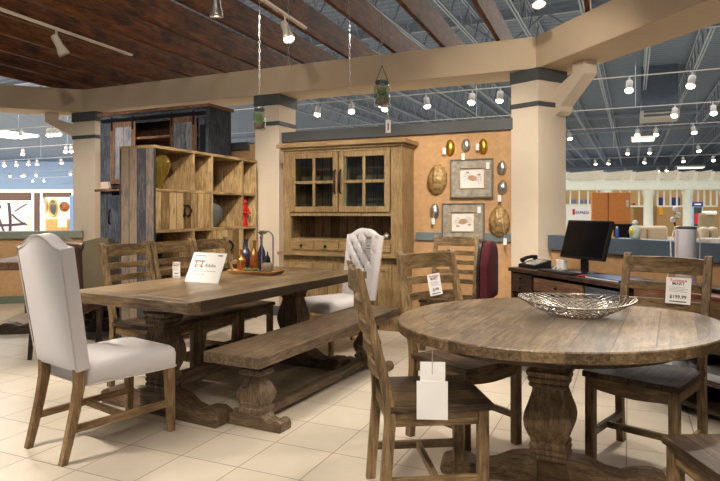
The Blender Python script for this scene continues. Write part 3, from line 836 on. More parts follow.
# local x along the front, local y = away from the front (to the left of +x)
t = thing('cube_shelf', 'tall light wooden shelf of open compartments with two pairs of small doors', 'shelf', sp_, SA)
th = 0.028
MB().box(0, th, 0.0, SD, 0, SH).out('side_panel', W_grey('z', ('y', 0.095), 'grey_side_plank'), t, bevel=0.002)
MB().box(SL-th, SL, 0.0, SD, 0, SH).out('side_panel', W_shelf('z'), t, bevel=0.002)
MB().box(0, SL, -0.004, SD, SH, SH+th).out('top_board', W_shelf('x'), t, bevel=0.003)
zl = [0.08, 0.31, 0.70, 1.09, 1.475]
for z in zl: MB().box(th, SL-th, 0.0, SD-0.02, z-th/2, z+th/2).out('shelf_board', W_shelf('x'), t, bevel=0.002)
xs = [0.60, 0.915, 1.51]
zz = [z for z in zl]+[SH]
for x in xs:
    for a, b_ in zip(zz[:-1], zz[1:]):
        MB().box(x-th/2, x+th/2, 0.002, SD-0.02, a+th/2, b_-(th/2 if b_ < SH else 0)).out('divider', W_shelf('z'), t)
mb = MB().box(th, SL-th, SD-0.018, SD-0.002, 0.09, SH); mb.out('back_panel', W_grey('z', ('x', 0.12), 'grey_back_plank'), t)
def pair_doors(x0, x1, z0, z1):
    xm = (x0+x1)/2
    for a, b_, hx in ((x0, xm-0.002, xm-0.045), (xm+0.002, x1, xm+0.045)):
        d = MB().box(a, b_, 0.004, 0.022, z0, z1).out('door', W_shelf('z', ('x', 0.11), 'shelf_door_wood'), t, bevel=0.002)
        zm = (z0+z1)/2; s_ = 1 if hx > xm else -1
        MB().tube([(hx-s_*0.018, 0.003, zm+0.055), (hx-s_*0.022, -0.022, zm+0.045), (hx+s_*0.010, -0.028, zm), (hx-s_*0.012, -0.022, zm-0.045), (hx-s_*0.016, 0.003, zm-0.055)], 0.010, 8).out('handle', IRON, d, smooth=60)
pair_doors(th+0.002, 0.915-th/2-0.002, 1.09+th/2+0.002, 1.475-th/2-0.002)
pair_doors(0.915+th/2+0.002, 1.51-th/2-0.002, 0.70+th/2+0.002, 1.09-th/2-0.002)
def S3(x, y, z): return local(sp_, SA, (x, y, z))
def vase(name, prof, mat, loc, label, cat='vase', n=28):
    o = MB().lathe(prof, n).out(name, mat, None, smooth=50); o.location = loc
    return tag(o, label, cat)
o = vase('glass_vase', [(0.045, 0), (0.05, 0.01), (0.06, 0.06), (0.10, 0.16), (0.125, 0.24), (0.11, 0.30), (0.075, 0.325), (0.07, 0.332), (0.066, 0.325), (0.10, 0.29), (0.112, 0.24), (0.09, 0.16), (0.05, 0.06), (0.03, 0.02)],
     glass('amber_glass', (206, 176, 70), 0.05, thin=False), S3(0.22, 0.14, 1.49), 'large amber glass vase in the upper left compartment of the cube shelf')
o = vase('ceramic_vase', [(0.05, 0), (0.055, 0.01), (0.09, 0.06), (0.12, 0.13), (0.125, 0.18), (0.10, 0.23), (0.05, 0.255), (0.035, 0.265), (0.045, 0.285), (0.05, 0.30), (0.04, 0.298), (0.03, 0.27)],
     plain('grey_glaze', (84, 88, 84), 0.2, var=.3, scale=9), S3(1.07, 0.12, 1.105), 'grey glazed vase on the shelf below the planked upper compartments')
for i, dz in enumerate((0, .036, .072, .108, .144, .18)):
    o = MB().box(0, 0.06, 0, 0.20, 0, 0.035).out('book', plain('book_cover_%d' % (i % 2), [(228, 222, 214), (44, 42, 46)][i % 2], .6), None, bevel=0.003)
    o.location = S3(0.032, 0.15+0.008*(i % 3), 1.4895+dz); o.rotation_euler = (0, 0, SA)
    tag(o, ('pale' if i % 2 == 0 else 'black')+' book in the stack beside the amber vase', 'book', 'stack of books on the cube shelf')
t = thing('figurine', 'bright red standing figurine in the right compartment of the cube shelf', 'figurine', S3(1.63, 0.055, 1.105), SA)
mb = MB(); mb.lathe([(0.055, 0), (0.06, 0.01), (0.045, 0.05), (0.038, 0.12), (0.05, 0.19), (0.055, 0.22), (0.03, 0.245), (0.018, 0.255)], 18, sy=.7)
mb.out('body', plain('red_lacquer', (196, 16, 24), .3), t, smooth=50)
MB().ball((0, 0, 0.285), 0.030, 0.028, 0.034).out('head', plain('red_lacquer', (196, 16, 24), .3), t, smooth=60)
for s_ in (-1, 1): MB().tube([(s_*0.05, 0, 0.22), (s_*0.075, -0.02, 0.17), (s_*0.04, -0.05, 0.15)], 0.013, 8).out('arm', plain('red_lacquer', (196, 16, 24), .3), t, smooth=60)

# ------------------------------------------------------------------ dark barn door cabinet
cR = onq(209, 5.62); cL = onq(101, 5.62); CW = (cR-cL).length; CH = 2.53
t = thing('barn_door_cabinet', 'very tall dark blue-grey cabinet with brown-framed sliding barn doors', 'cabinet', cL, WALL_ROT)
bz = W_barn('z'); bx_ = W_barn('x'); CD = 0.42
mb = MB(); mb.box(0, 0.04, 0, CD, 0, CH-0.04); mb.box(CW-0.04, CW, 0.0, CD, 0, CH-0.04); mb.box(0, CW, CD-0.02, CD, 0, CH-0.04); mb.box(0.04, CW-0.04, 0, CD-0.02, 0.06, 0.10)
mb.out('carcass', bz, t, bevel=0.003)
MB().box(-0.03, CW+0.03, -0.03, CD+0.02, CH-0.04, CH).out('top_board', W_brown('x'), t, bevel=0.004)
xa = lambda px: (onq(px, 5.60)-cL).dot(E2)
MB().box(0.0, CW, -0.012, 0.0, CH-0.16, CH-0.04).out('header', bx_, t, bevel=0.002)
MB().box(0.03, CW-0.03, -0.03, -0.022, CH-0.125, CH-0.085).out('door_track', IRON, t, bevel=0.002)
MB().box(0, xa(111), -0.012, 0.0, 0, CH-0.16).out('stile', bz, t, bevel=0.002)
MB().box(xa(198), CW, -0.012, 0.0, 0, CH-0.16).out('stile', bz, t, bevel=0.002)
for z in (0.5, 0.85, 1.22, 1.58, 1.88, 2.17):
    MB().box(0.05, CW-0.05, 0.005, CD-0.03, z, z+0.03).out('shelf', W_brown('x'), t)
MB().box(0.045, CW-0.045, CD-0.03, CD-0.021, 0.12, CH-0.06).out('back_panel', W_brown('z'), t)
MB().box(-0.05, xa(121), -0.06, -0.013, 1.53, 1.56).out('ledge', W_brown('x'), t, bevel=0.003)
for (x0, x1, z0, z1, hx) in ((xa(111.5), xa(136), 1.62, CH-0.14, xa(134)), (xa(171), xa(197), 1.62, CH-0.14, xa(173))):
    y0, y1 = -0.042, -0.018; f = 0.06
    mb = MB(); mb.box(x0, x0+f, y0, y1, z0, z1); mb.box(x1-f, x1, y0, y1, z0, z1); mb.box(x0+f, x1-f, y0, y1, z0, z0+f); mb.box(x0+f, x1-f, y0, y1, z1-f, z1)
    d = mb.out('barn_door', W_brown('z'), t, bevel=0.003)
    MB().box(x0+f, x1-f, y0+0.006, y1, z0+f, z1-f).out('door_panel', wood('barn_panel', (96, 98, 106), (60, 64, 74), (134, 132, 134), 'z', ('x', .14), rough=.7), d)
    for hx_ in (x0+0.03, x1-0.03): MB().box(hx_-0.014, hx_+0.014, y0-0.008, y0-0.001, z1-0.10, CH-0.07).out('hanger', IRON, d, bevel=0.002)
    MB().tube([(hx, y0-0.002, 2.02), (hx, y0-0.03, 2.00), (hx, y0-0.03, 1.88), (hx, y0-0.002, 1.86)], 0.011, 8).out('handle', IRON, d, smooth=60)
for (x0, x1, hx, z0, z1) in ((0.12, 0.46, 0.20, 0.12, 1.48), (CW-0.50, CW-0.22, CW-0.44, 0.12, 1.28)):
    mb = MB().box(x0, x1, -0.034, -0.014, z0, z1); d = mb.out('lower_door', bz, t, bevel=0.003)
    MB().tube([(hx, -0.036, 1.30), (hx, -0.065, 1.28), (hx, -0.065, 1.14), (hx, -0.036, 1.12)], 0.010, 8).out('handle', IRON, d, smooth=60)
mb = MB().box(xa(199.5), xa(205), -0.016, -0.011, 1.45, CH-0.24); mb.out('slot_panel', BLACK, t)
MB().tube([(CW-0.10, -0.014, 1.86), (CW-0.10, -0.045, 1.84), (CW-0.085, -0.05, 1.74), (CW-0.10, -0.045, 1.64), (CW-0.10, -0.014, 1.62)], 0.012, 8).out('handle', IRON, t, smooth=60)
o = MB().box(0, 0.13, 0, 0.05, 0, 0.09).out('keepsake_box', plain('pale_box', (196, 176, 160), .6), None, bevel=0.004)
o.location = local(cL, WALL_ROT, (0.06, -0.066, 1.5605)); o.rotation_euler = (0, 0, WALL_ROT)
tag(o, 'small pale box on the ledge at the left of the dark cabinet', 'box')

# ------------------------------------------------------------------ wall decor
def onwall(px, py, q=6.37):
    p = onq(px, q); return Vector((p.x, p.y, HC-(py-HZ)/F*p.y))
def pic(x0, y0, x1, y1, ix0, iy0, ix1, iy1, label, crab):
    a = onwall(x0, (y0+y1)/2); b_ = onwall(x1, (y0+y1)/2); wd = (b_-a).length; c = (a+b_)/2
    zt = onwall((x0+x1)/2, y0).z; zb = onwall((x0+x1)/2, y1).z; ht = zt-zb; zc = (zt+zb)/2
    t = thing('framed_picture', label, 'picture', (c.x-N2.x*0.001, c.y-N2.y*0.001, zc), WALL_ROT)
    sx = wd/(x1-x0); sz = ht/(y1-y0)
    iw = (ix1-ix0)*sx/2; ih = (iy1-iy0)*sz/2; cx = ((ix0+ix1)/2-(x0+x1)/2)*sx; cz = ((y0+y1)/2-(iy0+iy1)/2)*sz
    W_, H_ = wd/2, ht/2; fm = plain('silver_wash_frame', (164, 156, 140), .45, metal=.25, var=.28, scale=22, bump=.3, bscale=40)
    mb = MB()
    mb.box(-W_, cx-iw, -0.03, -0.001, -H_, H_); mb.box(cx+iw, W_, -0.03, -0.001, -H_, H_)
    mb.box(cx-iw, cx+iw, -0.03, -0.001, cz+ih, H_); mb.box(cx-iw, cx+iw, -0.03, -0.001, -H_, cz-ih)
    f = mb.out('frame', fm, t, bevel=0.002)
    e = 0.016
    mb = MB(); mb.box(-W_, -W_+e, -0.042, -0.03, -H_, H_); mb.box(W_-e, W_, -0.042, -0.03, -H_, H_); mb.box(-W_+e, W_-e, -0.042, -0.03, H_-e, H_); mb.box(-W_+e, W_-e, -0.042, -0.03, -H_, -H_+e)
    mb.out('outer_moulding', plain('frame_edge', (120, 112, 98), .4, metal=.3), t, bevel=0.003)
    mb = MB(); k = 0.010
    mb.box(cx-iw-k, cx-iw, -0.04, -0.03, cz-ih-k, cz+ih+k); mb.box(cx+iw, cx+iw+k, -0.04, -0.03, cz-ih-k, cz+ih+k); mb.box(cx-iw, cx+iw, -0.04, -0.03, cz+ih, cz+ih+k); mb.box(cx-iw, cx+iw, -0.04, -0.03, cz-ih-k, cz-ih)
    mb.out('inner_moulding', plain('inner_gilt', (190, 160, 110), .4, metal=.3), t, bevel=0.002)
    MB().box(cx-iw, cx+iw, -0.012, -0.002, cz-ih, cz+ih).out('print', plain('print_paper', (226, 220, 214), .7, var=.02), t)
    # crab drawing: body and legs in brown ink, flat on the print
    mb = MB(); r = min(iw, ih)
    ink = plain('sepia_ink', (176, 146, 114), .7, var=.25, scale=60)
    mb.lathe([(r*.34, 0), (r*.34, 0.001)], 20, (0, 0, 0), 1.35, 0.85)
    for s_ in (-1, 1):
        for k_ in range(4):
            a = R(-35+k_*28); x = math.cos(a)*s_; y = math.sin(a)
            mb.bar((x*r*.40, y*r*.26, 0.0005), (x*r*.85, y*r*.50+r*.12, 0.0005), r*.05, 0.001)
            mb.bar((x*r*.85, y*r*.50+r*.12, 0.0005), (x*r*1.0, y*r*.62-r*.14, 0.0005), r*.04, 0.001)
        mb.lathe([(r*.13, 0), (r*.13, 0.001)], 12, (s_*r*.62, r*.48 if crab else -r*.42, 0), 1.4, .8)
    mb.out('drawing', ink, t, M=Matrix.Translation((cx, -0.0125, cz)) @ Matrix.Rotation(PI/2, 4, 'X') @ Matrix.Rotation(R(-12 if crab else 8), 4, 'Z'))
    tg = MB().box(W_*0.70, W_*0.70+0.035, -0.048, -0.045, H_*0.45, H_*0.45+0.07).out('price_tag', PAPER, t)
    return t
pic(451, 159, 493.7, 198, 461, 168.5, 485, 188, 'silver-framed crab drawing, the upper of two on the ochre wall', True)
pic(442.8, 203, 485, 240, 452.5, 212, 475, 231, 'silver-framed crab drawing, the lower of two on the ochre wall', False)

def shell(name, x0, y0, x1, y1, mat, label, cat, tilt=0, tagpos=None, group=None, big=False):
    a = onwall(x0, (y0+y1)/2); b_ = onwall(x1, (y0+y1)/2); wd = (b_-a).length; c = (a+b_)/2
    zt = onwall((x0+x1)/2, y0).z; zb = onwall((x0+x1)/2, y1).z; ht = zt-zb
    t = thing(name, label, cat, (c.x-N2.x*0.001, c.y-N2.y*0.001, (zt+zb)/2), rot=(0, 0, WALL_ROT), group=group)
    dep = wd*0.42; mb = MB(); n, m = 40, 20; rs = []
    for j in range(m+1):
        ph = PI/2*j/m*0.98; rr = math.cos(ph); d = math.sin(ph); r_ = []
        for i in range(n):
            an = 2*PI*i/n; x = math.cos(an)*rr; z = math.sin(an)*rr*(1.0) ; z *= (1+0.06*math.sin(an))
            bump_ = 0
            if big:   # scutes: grooves between plates
                gx = abs((x*2.6+0.5) % 1-0.5); gz = abs((z*2.3) % 1-0.5)
                bump_ = -0.10*math.exp(-((0.5-gx)/0.09)**2)*0 - 0.07*math.exp(-(gz/0.08)**2) - 0.07*math.exp(-((gx)/0.07)**2)
                edge = 1+0.03*math.cos(an*13)
            else: edge = 1
            r_.append((x*wd/2*edge, -(d+bump_*(d > .1))*dep-0.001, z*ht/2*edge))
        rs.append(r_)
    mb.rings(rs); mb.out('shell', mat, t, smooth=60, M=Matrix.Rotation(R(tilt), 4, 'Y'))
    if not big:
        MB().tube([(0, -dep*1.0, ht*.48), (0, -dep*.6-0.004, ht*.25), (0, -dep-0.003, 0), (0, -dep*.6-0.004, -ht*.25)], 0.0025, 6).out('seam', mat, t, smooth=60)
    if tagpos:
        tx, tz = tagpos
        MB().box(tx-0.018, tx+0.018, -dep-0.012, -dep-0.010, tz-0.035, tz+0.035).out('price_tag', PAPER, t)
        MB().tube([(tx, -dep-0.011, tz+0.035), (tx*.5, -dep-0.004, ht*.3)], 0.0012, 4).out('string', PAPER, t)
    return t
BRONZE = plain('gilded_shell', (164, 134, 86), .42, metal=.2, var=.55, scale=22, bump=.6, bscale=30)
shell('turtle_shell', 427.6, 165, 447.4, 196, BRONZE, 'large mottled bronze turtle shell on the ochre wall, left of the upper frame', 'wall ornament', 6, None, None, True)
shell('turtle_shell', 488.8, 207, 510, 239, BRONZE, 'large bronze turtle shell low on the ochre wall beside the corner column', 'wall ornament', 0, (0.08, -0.19), None, True)
GS = 'small shell ornaments around the frames'
shell('shell_ornament', 445.5, 140, 455, 157, GOLD, 'small gold oval shell, leftmost of the row above the upper frame', 'wall ornament', 0, (-0.05, -0.03), GS)
shell('shell_ornament', 461.7, 139, 470.7, 153, SILVER, 'small silver oval shell in the middle of the row above the upper frame', 'wall ornament', 0, (-0.02, -0.12), GS)
shell('shell_ornament', 478.6, 139, 488, 155.5, GOLD, 'small gold oval shell, rightmost of the row above the upper frame', 'wall ornament', 0, (-0.05, 0.0), GS)
shell('shell_ornament', 497, 161, 507, 176, SILVER, 'small silver oval shell right of the upper frame, higher of two', 'wall ornament', 0, None, GS)
shell('shell_ornament', 497.5, 181, 507.5, 195, SILVER, 'small silver oval shell right of the upper frame, lower of two', 'wall ornament', 0, (-0.02, -0.11), GS)
shell('shell_ornament', 430, 204, 439.5, 220, SILVER, 'small silver oval shell left of the lower frame', 'wall ornament', 0, (0.0, -0.10), GS)
p = onwall(420.5, 238)
# ------------------------------------------------------------------ console desk and things on it
DD = Vector((0.332, -0.943, 0)); DA = math.atan2(DD.y, DD.x); dp = Vector((1.40, 5.56, 0))
# local x along the front toward the camera, local y away from the room (to the right)
t = thing('console_desk', 'dark reclaimed-wood console desk with mismatched drawers beneath the monitor', 'desk', dp, DA)
WL, WD = 1.42, 0.42
MB().box(-0.02, WL, -0.02, WD, 0.725, 0.76).out('desktop', W_dark('x'), t, bevel=0.004)
mb = MB(); mb.box(0, 0.03, 0, WD, 0.0, 0.724); mb.box(WL-0.05, WL-0.02, 0, WD, 0.0, 0.724); mb.box(0.03, WL-0.05, WD-0.02, WD, 0.3, 0.724); mb.box(0.03, WL-0.05, 0.02, WD-0.02, 0.50, 0.52); mb.box(0.33, 0.35, 0.01, WD-0.02, .52, .724); mb.box(0.985, 1.005, 0.01, WD-0.02, .52, .724)
mb.out('carcass', W_dark('z'), t, bevel=0.002)
for x0, x1, z0, z1, mat in ((0.02, 0.32, 0.632, 0.715, W_dark('x', 'console_drawer_dark')), (0.02, 0.32, 0.545, 0.628, W_dark('x', 'console_drawer_dark')),
                            (0.36, 0.98, 0.585, 0.70, wood('drawer_tan', (128, 98, 74), (98, 72, 54), (160, 126, 96), 'x', rough=.5)), (1.01, 1.36, 0.585, 0.70, wood('drawer_blue', (74, 82, 92), (50, 54, 62), (106, 110, 114), 'x', rough=.5))):
    d = MB().box(x0, x1, -0.012, 0.012, z0, z1).out('drawer', mat, t, bevel=0.003)
    MB().ball(((x0+x1)/2, -0.022, (z0+z1)/2), 0.013, 0.012, 0.013).out('knob', IRON, d, smooth=60)
def Dk(x, y, z=0.7605): return local(dp, DA, (x, y, z))
# monitor: screen faces the room, leaning back
t = thing('computer_monitor', 'black flat-screen computer monitor, switched off, on the console desk', 'monitor', Dk(0.66, 0.245), DA)
M = Matrix.Translation((0, 0, 0.115)) @ Matrix.Rotation(R(-16), 4, 'X')
MB().box(-0.265, 0.265, -0.012, 0.022, 0.0, 0.335).out('housing', BLACK, t, bevel=0.006, M=M)
MB().box(-0.248, 0.248, -0.0145, -0.011, 0.022, 0.318).out('screen', plain('dark_screen', (14, 14, 17), .12, var=.01), t, M=M)
MB().box(-0.05, 0.05, 0.02, 0.045, 0.06, 0.20).out('neck', BLACK, t, bevel=0.004, M=M)
MB().box(-0.035, 0.035, 0.02, 0.05, 0.008, 0.24).out('stand', BLACK, t, bevel=0.004)
MB().lathe([(0.12, 0), (0.12, 0.006), (0.04, 0.014)], 24, (0, 0.03, 0.0)).out('base', BLACK, t, smooth=40)
# keyboard
t = thing('keyboard', 'black computer keyboard lying on the desk in front of the monitor', 'keyboard', Dk(0.62, 0.045), DA)
MB().box(-0.21, 0.21, -0.055, 0.06, 0, 0.014).out('case', BLACK, t, bevel=0.003)
mb = MB()
for r_ in range(5):
    for c_ in range(15): mb.box(-0.2+c_*0.0268, -0.2+c_*0.0268+0.022, -0.048+r_*0.0205, -0.048+r_*0.0205+0.017, 0.0142, 0.019)
mb.out('keys', plain('key_grey', (52, 52, 56), .5), t)
# desk phone / terminal with pale keys
t = thing('desk_phone', 'black desk telephone with pale keys at the left end of the console desk', 'telephone', Dk(0.12, 0.16), DA)
MB().prism([(-0.09, 0), (0.10, 0), (0.10, 0.075), (-0.09, 0.03)], 'yz', -0.11, 0.13).out('body', BLACK, t, bevel=0.006)
mb = MB()
for r_ in range(4):
    for c_ in range(5): mb.box(-0.02+c_*0.028, c_*0.028, -0.07+r_*0.035, -0.05+r_*0.035, 0.034+r_*0.0083, 0.048+r_*0.0083)
mb.out('keys', plain('phone_key', (196, 192, 184), .5), t)
MB().tube([(-0.085, -0.07, 0.06), (-0.085, -0.02, 0.085), (-0.085, 0.04, 0.095), (-0.085, 0.09, 0.085)], [0.024, 0.016, 0.016, 0.024], 10).out('handset', BLACK, t, smooth=60)
for i, (x, y, lb) in enumerate(((0.31, 0.30, 'white plug adapter beside the desk telephone, the left one of two'), (0.40, 0.27, 'white plug adapter beside the desk telephone, the right one nearer the monitor'))):
    t = thing('plug_adapter', lb, 'adapter', Dk(x, y), DA)
    MB().box(-0.025, 0.025, -0.025, 0.025, 0.0, 0.085).out('body', WHITE, t, bevel=0.008, seg=3)
    MB().tube([(0, -0.02, 0.03), (0.02, -0.07, 0.02), (0.06, -0.12, 0.006), (0.14, -0.10, 0.005), (0.20, -0.14, 0.005)], 0.0035, 6).out('cord', WHITE, t, smooth=60)
t = thing('folder', 'blue folder lying on the right end of the console desk', 'folder', Dk(1.12, 0.10), DA)
MB().box(-0.13, 0.22, -0.09, 0.16, 0.0, 0.018).out('cover', plain('blue_vinyl', (46, 78, 124), .4), t, bevel=0.003)
MB().box(-0.126, 0.216, -0.092, -0.0905, 0.004, 0.014).out('pages', PAPER, t)
t = thing('ballpoint_pen', 'red pen lying beside the monitor base on the desk', 'pen', Dk(0.93, 0.06, 0.766), DA+0.3)
MB().tube([(-0.07, 0, 0), (0.07, 0, 0)], 0.006, 8).out('barrel', RED, t, smooth=60)
MB().lathe([(0.006, 0.07), (0.001, 0.085)], 8, axis='x').out('tip', IRON, t, smooth=60)

# second counter to the right, reddish top, with brochure shelves below
d2 = Vector((dp.x+DD.x*1.47, dp.y+DD.y*1.47, 0))
t = thing('brochure_counter', 'reddish brown counter with paper-filled shelves at the right edge behind the chairs', 'counter', d2, DA)
CL2 = 1.45
MB().box(0, CL2, 0, 0.50, 0.735, 0.765).out('counter_top', wood('rosewood', (122, 72, 56), (84, 46, 38), (156, 102, 82), 'x', rough=.3), t, bevel=0.004)
mb = MB(); mb.box(0, 0.03, 0.02, 0.5, 0, 0.734); mb.box(CL2-0.03, CL2, 0.02, 0.5, 0, 0.734); mb.box(0.03, CL2-0.03, 0.47, 0.5, 0, 0.734); mb.box(0.70, 0.73, 0.03, 0.47, 0, 0.734)
mb.out('carcass', W_dark('z'), t, bevel=0.002)
for z in (0.05, 0.22, 0.42): MB().box(0.03, CL2-0.03, 0.02, 0.47, z, z+0.02).out('shelf_board', W_dark('x'), t, bevel=0.002)
MB().box(0.02, CL2-0.02, 0.0, 0.02, 0.62, 0.734).out('front_rail', wood('drawer_tan', (128, 98, 74), (98, 72, 54), (160, 126, 96), 'x', rough=.5), t, bevel=0.002)
for z in (0.241, 0.441):
    for k in range(4):
        o = MB().box(0, 0.22, 0, 0.30, 0, 0.05-0.006*(k % 3)).out('brochure_stack', plain('glossy_paper', (226, 226, 230), .4), None, bevel=0.002)
        xx = (0.05, 0.40, 0.76, 1.10)[k]
        o.location = local(d2, DA, (xx+.02, 0.06, z)); o.rotation_euler = (0, 0, DA)
        tag(o, 'flat pile of white brochures on the '+('upper' if z > .4 else 'lower')+' shelf under the reddish counter', 'brochures', 'brochure piles under the reddish counter')
t = thing('laptop', 'black laptop lying closed on the reddish counter', 'laptop', local(d2, DA, (0.62, 0.26, 0.7655)), DA)
MB().box(-0.17, 0.17, -0.11, 0.13, 0, 0.016).out('base', BLACK, t, bevel=0.004)
MB().box(-0.17, 0.17, -0.11, 0.13, 0.0165, 0.026).out('lid', plain('laptop_lid', (34, 34, 40), .3), t, bevel=0.004, M=Matrix.Rotation(0, 4, 'X'))
# white cylinder with dark rim and cords
t = thing('cylinder_canister', 'tall white canister with a dark rim and thin white cords behind the price-card chair', 'canister', local(d2, DA, (0.12, 0.36, 0.7655)), DA)
MB().lathe([(0.064, 0), (0.066, 0.004), (0.067, 0.385), (0.065, 0.39)], 32).out('body', plain('canister_white', (214, 212, 216), .5), t, smooth=40)
MB().lathe([(0.069, 0.39), (0.070, 0.402), (0.055, 0.406)], 32).out('rim', CHAR, t, smooth=40)
for s_ in (-1, 1): MB().tube([(0, s_*0.055, 0.406), (0, s_*0.095, 0.40), (0, s_*0.135, 0.30), (0, s_*0.13, 0.16), (0, s_*0.17, 0.04), (0, s_*0.15, 0.004)], 0.004, 6).out('cord', WHITE, t, smooth=60)

# office chair
t = thing('office_chair', 'maroon office chair with a rounded back and black shell by the console desk', 'office chair', (1.25, 4.87, 0), head(-24))
MAR = plain('maroon_fabric', (80, 16, 28), .9, var=.15, scale=80)
def osh(u): a = abs(u); return 1.03-0.20*(a**3.2)
mb = MB(); panel(mb, 0.44, 0.56, osh, 0.07, (), N=24, Mz=24, puff=0.03); mb.out('backrest', MAR, t, smooth=50, M=Matrix.Translation((0, -0.20, 0)))
mb = MB(); panel(mb, 0.45, 0.55, lambda u: osh(u)+0.008, 0.03, (), N=24, Mz=24, puff=0.0); mb.out('back_shell', BLACK, t, smooth=50, M=Matrix.Translation((0, -0.245, 0)))
mb = MB(); mb.rings([[(x*k, y*k+0.03, z) for x, y in [(0.24*math.cos(a)*abs(math.cos(a))**-.4 if abs(math.cos(a)) > 1e-3 else 0, 0.23*math.sin(a)*abs(math.sin(a))**-.4 if abs(math.sin(a)) > 1e-3 else 0) for a in [2*PI*i/32 for i in range(32)]]] for z, k in ((0.43, .9), (0.45, 1), (0.49, 1), (0.515, .9), (0.525, .6))])
mb.out('seat', MAR, t, smooth=60)
MB().bar((0, -0.25, 0.60), (0, -0.05, 0.43), 0.06, 0.02).out('back_bar', BLACK, t)
MB().lathe([(0.03, 0.10), (0.03, 0.30), (0.022, 0.30), (0.022, 0.43)], 16).out('gas_lift', BLACK, t, smooth=40)
for k in range(5):
    a = 2*PI*k/5; l_ = MB().bar((0, 0, 0.12), (0.28*math.cos(a), 0.28*math.sin(a), 0.075), 0.045, 0.03, w1=.6).out('base_arm', BLACK, t, bevel=.004)
    MB().lathe([(0.025, -0.02), (0.028, 0), (0.025, 0.02)], 14, axis='y').out('caster', BLACK, l_, smooth=50, M=Matrix.Translation((0.28*math.cos(a), 0.28*math.sin(a), 0.028)) @ Matrix.Rotation(a, 4, 'Z'))

# ------------------------------------------------------------------ things on the half wall
def HWp(px, z=1.041, off=0.08):
    """point on the cap seen in column px"""
    t_ = (px-360)/F; base = hw0+Vector((-HD.y, HD.x, 0))*off
    k = (t_*base.y-base.x)/(HD.x-t_*HD.y); p = base+HD*k; return (p.x, p.y, z)
def bx(name, loc, s, mat, label, cat, rz=hang, group=None):
    o = MB().box(-s[0]/2, s[0]/2, -s[1]/2, s[1]/2, 0, s[2]).out(name, mat, None, bevel=0.002); o.location = loc; o.rotation_euler = (0, 0, rz)
    return tag(o, label, cat, group)
YEL = plain('yellow_print', (214, 160, 40), .5); BLU = plain('blue_print', (52, 64, 150), .5)
t = thing('spray_can', 'small blue can on the half wall cap just right of the monitor', 'can', HWp(617), 0); MB().lathe([(0.018, 0), (0.018, 0.075), (0.012, 0.085)], 16).out('can_body', BLU, t, smooth=40); MB().lathe([(0.009, 0.086), (0.009, 0.10)], 12).out('cap', WHITE, t, smooth=40)
t = thing('spray_can', 'small yellow can on the half wall cap beside the monitor corner', 'can', HWp(611.5), 0); MB().lathe([(0.018, 0), (0.018, 0.065), (0.012, 0.075)], 16).out('can_body', YEL, t, smooth=40); MB().lathe([(0.009, 0.076), (0.009, 0.09)], 12).out('cap', WHITE, t, smooth=40)
t = thing('figurine', 'pale round figurine with a yellow patch on the half wall cap', 'figurine', HWp(635), 0)
FG = plain('pale_green_white', (206, 214, 204), .4)
MB().lathe([(0.035, 0), (0.04, 0.005), (0.042, 0.03), (0.05, 0.06), (0.042, 0.10), (0.02, 0.115)], 20).out('body', FG, t, smooth=50)
MB().ball((0, 0, 0.135), 0.026).out('head', FG, t, smooth=60)
MB().ball((-0.035, -0.025, 0.065), 0.022, 0.012, 0.032).out('patch', plain('bright_yellow', (236, 214, 40), .5), t, smooth=60)
for i, px in enumerate((705, 716)):
    bx('paper_stack', HWp(px, off=.10), (0.20, 0.15, 0.02+0.012*i), PAPER, 'stack of white papers on the half wall cap near the right edge, '+('left one' if i == 0 else 'right one'), 'papers')

# ------------------------------------------------------------------ left background: wing chair, dark table, leather chair
t = thing('wing_chair', 'olive-grey upholstered wing chair seen from behind at the head of the long table', 'armchair', (-2.66, 6.12, 0), head(78))
OLV = plain('olive_linen', (128, 116, 92), .9, var=.06, bump=.1, bscale=400)
# shell in plan: back curve with wings coming forward
mb = MB(); rs_o = []; n = 32
def wing_ring(z, inset):
    q = []
    for i in range(n+1):
        a = PI+PI*i/n; x = 0.30*math.cos(a); y = 0.30*math.sin(a)*abs(math.sin(a))**-.3 if abs(math.sin(a)) > 1e-3 else 0
        q.append((x*(1-inset/.36), y*(1-inset/.36)+0.0))
    return q
V = []
for j in range(15):
    v = j/14; o_, i_ = wing_ring(0, 0), wing_ring(0, 0.07)
    ro, ri = [], []
    for i in range(n+1):
        u = abs(2*i/n-1); top = 1.0-0.02*math.cos(u*PI*2)-0.30*max(0, (u-0.72)/0.28)**1.6; z = 0.36+v*(top-0.36)
        lean = -0.07*(z-.4)
        ro.append(mb.bm.verts.new((o_[i][0]*(1+.10*(v**2)), o_[i][1]+lean, z))); ri.append(mb.bm.verts.new((i_[i][0]*(1+.10*v**2), i_[i][1]+lean, z)))
    V.append((ro, ri))
for j in range(14):
    for i in range(n):
        mb.face([V[j][0][i], V[j][0][i+1], V[j+1][0][i+1], V[j+1][0][i]]); mb.face([V[j][1][i], V[j+1][1][i], V[j+1][1][i+1], V[j][1][i+1]])
    for e in (0, n): mb.face([V[j][0][e], V[j+1][0][e], V[j+1][1][e], V[j][1][e]])
for jj in (0, 14):
    for i in range(n): mb.face([V[jj][0][i], V[jj][1][i], V[jj][1][i+1], V[jj][0][i+1]])
mb.out('backrest', OLV, t, smooth=60)
mb = MB(); mb.rings([[(0.33*k*math.cos(2*PI*i/32)*1.0, 0.0+0.36*k*math.sin(2*PI*i/32), z) for i in range(32)] for z, k in ((0.34, .9), (0.36, 1), (0.44, 1), (0.48, .95), (0.50, .7))])
mb.out('seat', OLV, t, smooth=60)
